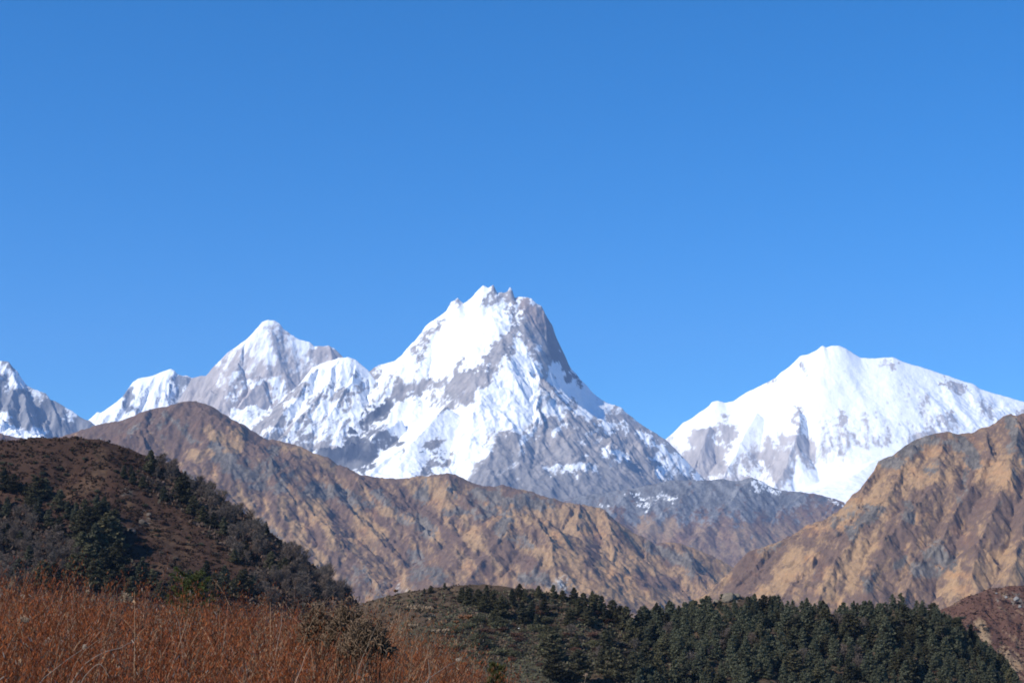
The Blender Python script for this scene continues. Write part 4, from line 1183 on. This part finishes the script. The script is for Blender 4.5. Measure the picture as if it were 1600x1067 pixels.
boulder(T_R, 811, 983, 4.5, (0.5, 0.49, 0.47), "small bright white boulder on the open left slope of the forested hill", 3)
for i, (x, y, w, l) in enumerate([(1138, 938, 26, "widest pale brown boulder of the outcrop on the forested hill's crest"), (1120, 943, 14, "low boulder at the left end of the outcrop on the forested hill's crest"),
                                  (1152, 934, 14, "top right boulder of the outcrop on the forested hill's crest"), (1108, 948, 9, "pale pebble sized boulder left of the crest outcrop beside a conifer")]):
    b_ = boulder(T_R, x, y, w, (0.17, 0.14, 0.105), l, 10 + i, 0.6)
for i, (x, y, w, l) in enumerate([(1588, 938, 11, "largest pale grey boulder on the reddish hill at the right edge"), (1572, 934, 6, "pale boulder just left of the largest one on the reddish hill"),
                                  (1594, 949, 6, "grey boulder just below the largest one on the reddish hill"), (1557, 928, 5, "small grey boulder near the crest of the reddish hill")]):
    boulder(T_RED, x, y, w, (0.2, 0.19, 0.18), l, 20 + i, 0.7)
for i, (x, y, w, l) in enumerate([(222, 818, 14, "largest pale boulder of the rocky patch in the middle of the left hill"), (208, 832, 11, "pale boulder below the largest one in the left hill's rocky patch"),
                                  (233, 806, 10, "pale boulder right of the conifer stand at the top of the rocky patch"), (364, 862, 11, "pale boulder on the right flank of the left hill"),
                                  (10, 886, 12, "pale boulder at the far left edge of the left hill")]):
    boulder(T_L, x, y, w, (0.11, 0.088, 0.07), l, 30 + i, 0.6)
print("plants", round(time.time() - T0, 1), len(scene.objects))
# ------------------------------------------------------------------ the slope the camera stands on
def near_ground(x, y):
    x = np.asarray(x, float); y = np.asarray(y, float)
    base = np.interp(y, [-40, -6, 0, 2, 4, 6, 8, 9.5, 12, 15, 20, 30, 60, 120, 260], [-6, -2.2, -1.55, -1.25, -0.92, -0.76, -0.67, -0.66, -0.85, -1.25, -2.4, -6, -20, -46, -95])
    r = np.maximum(0, x + 1.5)
    d = np.where(r < 3.2, 0.155 * r * r, 0.155 * 3.2 ** 2 + (r - 3.2) * 0.55)
    k = np.clip((y + 1) / 4.5, 0, 1)
    l = np.maximum(0, -x - 4.0); l = 0.03 * np.minimum(l, 8) - 0.25 * np.maximum(0, l - 8)
    return base - d * k + l + 0.05 * fbm(x / 1.3, y / 1.3, 4, 12)


gx1 = np.concatenate([np.linspace(-90, -9, 30), np.linspace(-8.5, 6, 110), np.linspace(6.6, 90, 34)])
gy1 = np.concatenate([np.linspace(-40, -1, 16), np.linspace(-0.5, 18, 130), np.linspace(19, 255, 50)])
XX, YY = np.meshgrid(gx1, gy1)
N_ = Terrain(); N_.X, N_.Y, N_.Z = XX, YY, near_ground(XX, YY); N_.nx, N_.ny = len(gx1), len(gy1)
M_SOIL = cover_mat("dark_soil", 5.0, 0.4, 0.95, bump=0.02, bscale=12)
grid_mesh("foreground_slope", N_, M_SOIL, mix((0.05, 0.026, 0.018), (0.085, 0.05, 0.032), sstep(-.4, .4, fbm(XX / 2, YY / 2, 5, 70))))


# red brush: thousands of thin stems with small leaves
def brush(n, seed):
    g2 = np.random.default_rng(seed)
    Y = 1.9 + (11.8 - 1.9) * g2.random(n * 2) ** 0.9
    X = (g2.random(n * 2) * 1.0 - 0.5) * (Y * 0.66 + 3.6) - 0.6
    m = X < 1.2 + 0.1 * Y
    X, Y = X[m][:n], Y[m][:n]; n = len(X)
    Z = near_ground(X, Y)
    pc = fbm(X / 0.22, Y / 0.5, 4, 64); pd = fbm(X / 0.10 + 4, Y / 0.25, 3, 65)
    patch = fbm(X / 0.5, Y / 0.8, 4, 61); patch2 = fbm(X / 1.1 + 9, Y / 1.1, 3, 62); tuft = fbm(X / 0.16, Y / 0.3, 3, 66)
    Hs = 0.50 + 0.16 * patch + 0.34 * tuft + 0.035 * np.clip(g2.normal(size=n), -2, 2) + 0.10 * (g2.random(n) > 0.96)
    Hs *= np.interp(X / Y, [-0.32, -0.27, -0.2, -0.1, -0.06, -0.04, -0.015, 0.01, 0.06], [1.26, 1.15, 1.05, 1.02, 0.98, 0.92, 0.84, 0.74, 0.55])
    lean = g2.normal(size=(n, 2)) * 0.22 + np.array([0.10, 0.0]) + 0.35 * np.stack([pd, pc], -1); curl = g2.normal(size=(n, 2)) * 0.10
    kind = np.where(g2.random(n) < np.clip(0.13 + 0.45 * patch2 + 0.06 * (X / Y > -0.2), 0.03, 0.5), 1, 0)     # 1: dry tan stem

    def pos(i, t):
        return np.stack([X[i] + Hs[i] * (lean[i, 0] * t + curl[i, 0] * t * t), Y[i] + Hs[i] * (lean[i, 1] * t + curl[i, 1] * t * t), Z[i] + Hs[i] * t], -1)
    parts = []
    idx = np.arange(n)
    ns = 4
    w = 0.0014 + 0.0012 * g2.random(n)
    yaw = g2.random(n) * 3.14
    W = np.stack([np.cos(yaw), np.sin(yaw) * 0.6, 0 * yaw], -1)
    VV = []
    for k in range(ns + 1):
        t = k / ns
        p = pos(idx, np.full(n, t)); ww = (w * (1 - 0.7 * t))[:, None] * W
        VV.append(p - ww); VV.append(p + ww)
    V = np.stack(VV, 1).reshape(-1, 3)
    b = (idx * (2 * (ns + 1)))[:, None]
    F = np.concatenate([b + np.array([[2 * k, 2 * k + 1, 2 * k + 3, 2 * k + 2]]) for k in range(ns)])
    red = np.array([0.205, 0.045, 0.017]); org = np.array([0.33, 0.125, 0.036]); tan = np.array([0.36, 0.24, 0.145]); drk = np.array([0.055, 0.04, 0.03]); gry = np.array([0.24, 0.19, 0.15])
    sc_ = np.where(kind[:, None] == 1, tan * (0.6 + 0.6 * g2.random((n, 1))), (red * 0.8 + tan * 0.15) * (0.6 + 0.7 * g2.random((n, 1))))
    parts.append((V, F, np.repeat(sc_, 2 * (ns + 1), 0)))
    # side twigs and leaves
    nl = 60
    i = np.repeat(idx, nl); t = 0.32 + 0.70 * g2.random(n * nl) ** 0.8
    t = np.minimum(t, 1.0)
    keep = (kind[i] == 0) | (g2.random(len(i)) < 0.45)
    i, t = i[keep], t[keep]
    rad = (0.012 + 0.05 * (1.08 - t) * g2.random(len(i)))
    az = g2.random(len(i)) * 6.283
    c = pos(i, t) + np.stack([np.cos(az) * rad, np.sin(az) * rad, 0.02 * g2.normal(size=len(i)) + rad * 0.4], -1)
    a = rand_dirs(g2, len(i)); a[:, 2] = np.abs(a[:, 2]) + 0.75; a /= np.linalg.norm(a, axis=1, keepdims=True)
    bb = np.cross(a, rand_dirs(g2, len(i))); bb /= np.linalg.norm(bb, axis=1, keepdims=True)
    s = (0.0018 + 0.0024 * g2.random((len(i), 1))) * np.where(kind[i] == 1, 0.8, 1.0)[:, None]
    V, F = quads(c, a * s * 1.9, bb * s * 0.36)
    q = g2.random((len(i), 1)); pp = np.clip(0.5 + 0.9 * patch[i] + 0.15 * g2.normal(size=len(i)), 0, 1)[:, None]
    rightish = sstep(-0.22, -0.05, (X / Y)[i])[:, None] * 0.25 * (1 - sstep(-0.07, -0.03, (X / Y)[i]))[:, None]
    col = red * (1 - pp) + (red * 0.45 + org * 0.55) * pp
    col = col * (1 - rightish) + (org * 0.75 + drk * 0.2) * rightish
    dk = np.clip(0.16 + 1.3 * pc[i] + 0.8 * pd[i], 0.06, 0.85)[:, None]
    col = np.where(q < dk, np.where(g2.random((len(i), 1)) < 0.5, drk, red * 0.45), col)
    tn = np.clip(-1.5 * pc[i] - 0.18 + 0.25 * rightish[:, 0] * 4, 0, 0.5)[:, None]
    col = np.where(g2.random((len(i), 1)) < tn, tan * np.array([1.0, 0.85, 0.7]), col)
    col = np.where(q > 0.93, gry, col)
    col = np.where(kind[i][:, None] == 1, tan * 0.75, col) * (0.65 + 0.7 * g2.random((len(i), 1)))
    parts.append((V, F, np.repeat(col, 4, 0)))
    # tall dry grass blades leaning over the brush
    nb = 850
    bx_ = g2.choice(np.nonzero(Y > 3.4)[0], nb); bw = 0.0009 + 0.0009 * g2.random(nb); L = 0.12 + 0.20 * g2.random(nb)
    th = 0.25 + 0.55 * g2.normal(size=nb); up = 0.75 + 0.3 * g2.random(nb)
    root_ = pos(bx_, np.full(nb, 0.72)); VV = []
    for k in range(6):
        t = k / 5
        p = root_ + np.stack([np.sin(th) * L * t * (0.4 + 0.6 * t), 0.15 * g2.normal(size=nb) * 0 + 0.1 * L * t, L * up * (t - 0.28 * t * t * np.abs(th))], -1)
        ww = np.stack([bw * (1 - 0.6 * t), 0 * bw, 0.3 * bw], -1)
        VV.append(p - ww); VV.append(p + ww)
    V = np.stack(VV, 1).reshape(-1, 3); b = (np.arange(nb) * 12)[:, None]
    F = np.concatenate([b + np.array([[2 * k, 2 * k + 1, 2 * k + 3, 2 * k + 2]]) for k in range(5)])
    cb = tan * (0.8 + 0.6 * g2.random((nb, 1))) * np.array([1.0, 0.95, 0.9])
    parts.append((V, F, np.repeat(cb, 12, 0)))
    sel = g2.random(nb) < 0.3; q0 = (VV[8] + VV[10])[sel] / 2; ns_ = int(sel.sum())
    q0 = np.repeat(q0, 14, 0) + g2.normal(size=(ns_ * 14, 3)) * np.array([0.007, 0.007, 0.014])
    a = rand_dirs(g2, len(q0)); a[:, 2] = np.abs(a[:, 2]) + 0.5; a /= np.linalg.norm(a, axis=1, keepdims=True)
    bb = np.cross(a, rand_dirs(g2, len(a))); bb /= np.linalg.norm(bb, axis=1, keepdims=True)
    V, F = quads(q0, a * 0.0042, bb * 0.0011)
    parts.append((V, F, np.repeat(np.repeat(cb[sel], 14, 0), 4, 0)))
    V, F, C = join(parts)
    o = mesh_from("red_brush", V, F, M_BRUSH, C)
    o["kind"] = "stuff"; o["label"] = "dense red brown brush of thin stems covering the foreground slope"


brush(26000, 91)


def photo_path(pts, Y0, Y1=None):
    """Points of a stalk at its real distance from the camera."""
    n = len(pts); out = []
    for k, (px, py) in enumerate(pts):
        Y = Y0 + ((Y1 if Y1 is not None else Y0) - Y0) * k / max(1, n - 1)
        out.append(Vector(at(px, py, Y)))
    return out


def smooth_path(pts, n=14):
    pts = [Vector(p) for p in pts]; m = len(pts) - 1; out = []
    for k in range(n + 1):
        u = k / n * m; i = min(int(u), m - 1); f = u - i
        p0, p1, p2, p3 = pts[max(i - 1, 0)], pts[i], pts[i + 1], pts[min(i + 2, m)]
        out.append(0.5 * ((2 * p1) + (p2 - p0) * f + (2 * p0 - 5 * p1 + 4 * p2 - p3) * f * f + (3 * p1 - p0 - 3 * p2 + p3) * f ** 3))
    return out


def stalk_base(pts):
    """Carry a stalk on down, in its own direction first, to the soil it grows from."""
    a = pts[0]; d = (pts[0] - pts[1]).normalized()
    q = a + d * 0.07 + Vector((0, 0, -0.03))
    q2 = q + d * 0.05 + Vector((0, 0, -0.12))
    z = float(near_ground(q2.x, q2.y))
    if q2.z < z + 0.05:
        return [Vector((q.x, q.y, z - 0.02)), a] + pts[1:]
    return [Vector((q2.x + d.x * 0.03, q2.y, z - 0.02)), q2, q] + pts


def seed_head(g2, c, w, kind, col):
    parts = []
    if kind == "umbel":
        for i in range(14):
            az = g2.random() * 6.283; r = w * 0.5 * (0.35 + 0.65 * g2.random())
            e = c + Vector((math.cos(az) * r, math.sin(az) * r, w * (0.16 + 0.12 * g2.random())))
            mid = c + (e - c) * 0.5 + Vector((0, 0, w * 0.03))
            parts.append(tube([c, mid, e], [0.0014, 0.0011, 0.001], 4))
            for j in range(7):
                p = e + Vector(g2.normal(size=3)) * w * 0.055
                parts.append(tube([e, (e + p) / 2, p + Vector((0, 0, 0.003))], [0.0008, 0.0026, 0.001], 4))
    elif kind == "plume":
        w = w * 0.62
        for i in range(60):
            o = c + Vector(g2.normal(size=3)) * w * 0.16 + Vector((0, 0, w * 0.2 * g2.random()))
            d = Vector((g2.normal() * 0.6, g2.normal() * 0.6, 0.6 + g2.random())).normalized() * w * 0.3
            parts.append(tube([o, o + d * 0.5, o + d + Vector((0, 0, -0.1 * w))], [0.0007, 0.0013, 0.0004], 3))
    V, F, _ = join([p if p[1].shape[1] == 4 else p for p in parts])
    return V, F, np.clip(np.full((len(V), 3), col) * (0.8 + 0.4 * g2.random((len(V), 1))), 0, 1)


def stalk(name, pts, Y0, Y1, r, col, label, group=None, head=None, heads=(), leaves=0, seed=1, cat="dry stalk"):
    g2 = np.random.default_rng(seed)
    P0 = smooth_path(stalk_base(photo_path(pts, Y0, Y1)), 6 * len(pts))
    root = bpy.data.objects.new(name, None); scene.collection.objects.link(root)
    base = P0[0].copy(); root.location = base; root.empty_display_size = 0.05
    tagt(root, label, cat, group)
    P0 = [p - base for p in P0]
    r = r * 0.62
    rad = [r * (1 - 0.6 * k / (len(P0) - 1)) for k in range(len(P0))]
    V, F, _ = join([tube(P0, rad, 6)])
    mesh_from("stem", V, F, M_BRUSH, np.full((len(V), 3), col), parent=root, smooth=True)
    if leaves:
        LP = []
        for j in range(leaves):
            k = int((0.35 + 0.6 * g2.random()) * (len(P0) - 1)); p = P0[k]
            d = Vector((g2.normal(), g2.normal(), -0.2 + 0.5 * g2.random())).normalized() * (0.018 + 0.02 * g2.random())
            LP.append(tube([p, p + d * 0.6 + Vector((0, 0, .004)), p + d], [0.0006, 0.0022, 0.0005], 4))
        V, F, _ = join(LP)
        mesh_from("leaf_cluster", V, F, M_BRUSH, np.full((len(V), 3), np.array(col) * 0.9), parent=root)
    if head:
        V, F, C = seed_head(g2, P0[-1], head[1], head[0], np.array(col) * 1.15)
        mesh_from("seed_head", V, F, M_BRUSH, C, parent=root)
    for (q, w, kd, tgt) in heads:                       # side shoots with their own heads
        a = P0[int(q * (len(P0) - 1))]
        e = Vector(at(tgt[0], tgt[1], Y1 or Y0)) - base
        pth = smooth_path([a, (a + e) / 2 + Vector((0, 0, -0.01)), e], 8)
        V, F, _ = join([tube(pth, [r * 0.5 * (1 - 0.5 * k / 8) for k in range(9)], 5)])
        s_ = mesh_from("side_shoot", V, F, M_BRUSH, np.full((len(V), 3), col), parent=root)
        V, F, C = seed_head(g2, e, w, kd, np.array(col) * 1.15)
        mesh_from("seed_head", V, F, M_BRUSH, C, parent=s_)
    return root


SG = (0.34, 0.25, 0.17); SR = (0.28, 0.14, 0.075); SW = (0.43, 0.34, 0.26)
stalk("dry_umbel_plant", [(622, 1030), (638, 985), (640, 960), (633, 948)], 6.6, 6.4, 0.0022, SG, "pale dry stalk with a hooked bare tip standing left of the umbel heads", heads=[(0.8, 0.05, "umbel", (647, 952))], seed=1)
stalk("dry_umbel_plant", [(640, 1050), (650, 1000), (655, 975), (657, 958)], 6.6, 6.4, 0.002, SG, "dry brown stalk topped by the widest cluster of umbel heads, against the dark hill", head=("umbel", 0.08), heads=[(0.75, 0.06, "umbel", (667, 956)), (0.7, 0.06, "umbel", (672, 968)), (0.6, 0.05, "umbel", (645, 982))], seed=2)
stalk("dry_umbel_plant", [(712, 1035), (717, 1000), (722, 985), (725, 969)], 6.9, 6.8, 0.002, SR, "lone dry umbel plant with a flat seed head, rightmost above the brush edge", head=("umbel", 0.065), heads=[(0.85, 0.03, "umbel", (714, 974)), (0.9, 0.05, "umbel", (732, 967))], seed=3)
stalk("dry_umbel_plant", [(680, 1045), (690, 1010), (693, 990)], 6.4, 6.3, 0.0017, SG, "short dry umbel plant between the tall umbel clusters and the lone one", head=("umbel", 0.05), heads=[(0.75, 0.04, "umbel", (681, 990))], seed=4)
stalk("dry_stalk", [(66, 1062), (82, 1048), (108, 1028), (132, 1012)], 4.7, 4.9, 0.0024, SW, "long pale stalk with a fluffy head lying diagonally low at the left", head=("plume", 0.03), seed=5)
stalk("dry_stalk", [(127, 1066), (136, 1052), (148, 1040), (156, 1037), (163, 1044), (170, 1056)], 4.5, 4.5, 0.0022, SW, "pale stalk bent over in an arch at the bottom left", seed=6)
stalk("dry_stalk", [(160, 1020), (187, 1012), (198, 1006), (210, 1001)], 5.2, 5.3, 0.0026, SW, "short thick pale stalk pointing up right, beside the arched one", seed=7)
stalk("dry_stalk", [(150, 1002), (172, 991), (184, 985), (195, 981)], 5.6, 5.7, 0.0018, SG, "thin tan stalk slanting right above the short thick pale one", seed=8)
stalk("dry_stalk", [(12, 1012), (20, 998), (28, 984), (32, 972)], 5.4, 5.6, 0.002, SG, "tan stalk with a drooping fluffy head near the left edge", head=("plume", 0.06), seed=9, heads=[(0.95, 0.05, "plume", (40, 970))])
stalk("dry_stalk", [(78, 1006), (84, 992), (90, 978), (96, 962)], 6.0, 6.2, 0.0018, SG, "straight tan stalk leaning right at the left side of the brush", seed=10)
stalk("dry_stalk", [(275, 960), (279, 972), (281, 985)][::-1], 6.4, 6.4, 0.0022, SW, "short bright stalk standing in the brush below the sapling", seed=11)
stalk("dry_stalk", [(172, 965), (178, 950), (186, 938), (196, 934)], 6.8, 6.8, 0.0017, SG, "dry grass stalk with a bushy straw coloured head above the brush at the left", head=("plume", 0.07), heads=[(0.9, 0.05, "plume", (203, 938))], seed=12)
stalk("dry_stalk", [(118, 960), (126, 946), (134, 932), (137, 925)], 6.8, 6.8, 0.0016, SG, "thin dry stalk left of the bushy straw coloured head", head=("plume", 0.03), heads=[(0.7, 0.03, "plume", (145, 938))], seed=13)
stalk("dry_stalk", [(462, 1066), (470, 1045), (478, 1022), (486, 1008)], 4.8, 5.0, 0.0026, (0.45, 0.30, 0.2), "thick tan stalk rising from the bottom edge at the middle of the brush", seed=14)
stalk("dry_stalk", [(668, 1066), (671, 1050), (669, 1030)], 5.0, 5.0, 0.0026, SW, "short stout white stalk low at the right part of the brush", seed=15)
stalk("dry_stalk", [(668, 1062), (690, 1046), (702, 1038), (716, 1032)], 5.0, 5.2, 0.0018, SW, "pale stalk slanting right with a small head, near the brush's right edge", head=("plume", 0.025), seed=16)
stalk("dry_stalk", [(655, 1062), (662, 1040), (668, 1018), (672, 1000)], 5.6, 5.8, 0.002, (0.42, 0.24, 0.14), "orange tan stalk below the umbel clusters", seed=17)
stalk("dry_stalk", [(565, 1030), (574, 1010), (582, 990), (590, 975)], 5.8, 6.0, 0.0022, SG, "pale stalk slanting right just below the brown curled shrub", seed=18)
stalk("dry_stalk", [(435, 998), (438, 985), (440, 968), (438, 955)], 6.4, 6.4, 0.0022, SW, "bright upright stalk left of the brown curled shrub", seed=19)
stalk("dry_stalk", [(458, 960), (460, 940), (461, 920), (462, 905)], 7.2, 7.2, 0.0013, SR, "hair thin reddish stalk standing tall left of the brown curled shrub", seed=20)
stalk("dry_stalk", [(910, 1085), (913, 1066), (916, 1056)], 6.0, 6.0, 0.0018, SG, "dry flower stem poking up alone at the bottom edge, right of the brush", head=("plume", 0.03), seed=21)
stalk("dry_stalk", [(612, 950), (615, 938), (618, 925)][:3], 7.4, 7.4, 0.0012, SR, "thin reddish stem right of the brown curled shrub", head=("umbel", 0.03), seed=22)


# young fir behind the brush
def sapling(px, py_top, py_base, Y, label, seed, spread=0.3, col=(0.085, 0.10, 0.032)):
    g2 = np.random.default_rng(seed)
    top = Vector(at(px, py_top, Y)); z0 = float(near_ground(top.x, Y))
    root = bpy.data.objects.new("young_fir", None); scene.collection.objects.link(root)
    root.location = (top.x, Y, z0); tagt(root, label, "fir", None)
    Ht = top.z - z0
    tr = [Vector((0.02, 0, -0.05)), Vector((0.015, 0, Ht * 0.3)), Vector((-0.01, 0, Ht * 0.65)), Vector((0, 0, Ht * 0.97))]
    V, F, _ = join([tube(smooth_path(tr, 12), [0.022 * (1 - 0.8 * k / 12) for k in range(13)], 8)])
    mesh_from("trunk", V, F, M_BARK, np.full((len(V), 3), (0.12, 0.11, 0.10)), parent=root, smooth=True)
    NC, NU, NW, tw = [], [], [], []
    nb = 34
    for i in range(nb):
        t = 0.40 + 0.58 * (i / nb); z = Ht * t; L = spread * (0.45 + 0.85 * (1 - t) / 0.6) * (0.75 + 0.4 * g2.random())
        az = i * 2.4 + g2.normal() * 0.3
        d = Vector((math.cos(az), math.sin(az), 0)); up = 0.55 * L if t > 0.6 else 0.3 * L
        a = Vector((0, 0, z)); e = a + d * L + Vector((0, 0, up)); m_ = a + d * L * 0.5 + Vector((0, 0, up * 0.3))
        path = smooth_path([a, m_, e], 7)
        tw.append(tube(path, [0.005 * (1 - 0.7 * k / 7) for k in range(8)], 5))
        branches = [path]
        for j in range(6):
            k = 2 + j % 5; o = path[k]; sd_ = d.cross(Vector((0, 0, 1))) * (1 if j % 2 else -1)
            e2 = o + (sd_ * 0.7 + d * 0.7) * L * 0.30 + Vector((0, 0, 0.05 * L)); pp = smooth_path([o, (o + e2) / 2, e2], 4)
            tw.append(tube(pp, [0.0026, 0.0024, 0.002, 0.0016, 0.001], 4)); branches.append(pp)
        for br in branches:
            for k in range(len(br) - 1):
                seg = br[k + 1] - br[k]
                for q in range(11):
                    o = br[k] + seg * g2.random()
                    nd = (seg.normalized() * 0.8 + Vector(g2.normal(size=3)) * 0.75).normalized() * (0.014 + 0.008 * g2.random())
                    NC.append(o + nd * 0.5); NU.append(nd * 0.5)
                    NW.append(nd.cross(Vector(g2.normal(size=3))).normalized() * 0.0013)
    V, F, _ = join(tw)
    mesh_from("branches", V, F, M_BARK, np.full((len(V), 3), (0.10, 0.075, 0.05)), parent=root)
    C0, U, Wd = np.array(NC), np.array(NU), np.array(NW)
    V, F = quads(C0, U, Wd)
    c = np.array(col) * (0.6 + 0.8 * g2.random((len(C0), 1)))
    mesh_from("needles", V, F, M_LEAF, np.repeat(c, 4, 0), parent=root)


sapling(300, 893, 960, 11.0, "yellow green young fir standing above the red brush in front of the left hill", 7, 0.20)
sapling(776, 1034, 1067, 9.0, "small yellow green fir shoot at the right edge of the red brush", 8, 0.055, (0.07, 0.072, 0.026))


# brown curled shrub
def curled_shrub(px, py, Y, w, h, label, seed, n=420, col=(0.19, 0.128, 0.082)):
    g2 = np.random.default_rng(seed)
    top = Vector(at(px, py, Y)); z0 = float(near_ground(top.x, Y)); Ht = top.z - z0
    root = bpy.data.objects.new("curled_shrub", None); scene.collection.objects.link(root)
    root.location = (top.x, Y, z0); tagt(root, label, "shrub", None)
    st, fr = [], []
    for i in range(26):
        az = g2.random() * 6.283; r = w * 0.42 * g2.random() ** 0.5
        e = Vector((math.cos(az) * r, math.sin(az) * r * 0.7, Ht - h * 0.55 * g2.random() - 0.02))
        st.append(tube(smooth_path([Vector((e.x * 0.3, e.y * 0.3, 0)), e * 0.6, e], 6), [0.0035 * (1 - 0.7 * k / 6) for k in range(7)], 5))
    V, F, _ = join(st); mesh_from("stems", V, F, M_BRUSH, np.full((len(V), 3), (0.12, 0.08, 0.055)), parent=root)
    cols = []
    for i in range(n):
        az = g2.random() * 6.283; r = w * 0.5 * g2.random() ** 0.5
        dome = math.sqrt(max(0.02, 1 - (2 * r / w) ** 2))
        lump = 0.75 + 0.25 * math.sin(az * 3 + 8 * r / w)
        o = Vector((math.cos(az) * r, math.sin(az) * r * 0.7, Ht - h + h * dome * lump * (0.45 + 0.55 * g2.random())))
        d = Vector((g2.normal() * 0.7, g2.normal() * 0.7, 0.35 + g2.random())).normalized(); L = 0.03 + 0.035 * g2.random()
        hk = Vector((g2.normal(), g2.normal(), -0.6)).normalized()
        t_ = tube([o, o + d * L * 0.5, o + d * L * 0.85 + hk * L * 0.12, o + d * L * 0.9 + hk * L * 0.42, o + d * L * 0.65 + hk * L * 0.55], [0.0016, 0.0022, 0.0022, 0.0018, 0.0008], 4)
        fr.append(t_); cols.append(np.repeat(np.array(col)[None] * (0.5 + 0.9 * g2.random()), len(t_[0]), 0))
    V, F, _ = join(fr); mesh_from("foliage", V, F, M_BRUSH, np.concatenate(cols), parent=root)


curled_shrub(498, 941, 7.6, 0.16, 0.20, "left clump of the dry brown curled shrub rising out of the brush", 31, 620)
curled_shrub(543, 936, 7.4, 0.19, 0.24, "taller right clump of the dry brown curled shrub rising out of the brush", 32, 820)
curled_shrub(575, 960, 7.0, 0.20, 0.20, "low front clump of the curled shrub, spreading to the right", 33, 700)
print("near", round(time.time() - T0, 1), len(scene.objects))
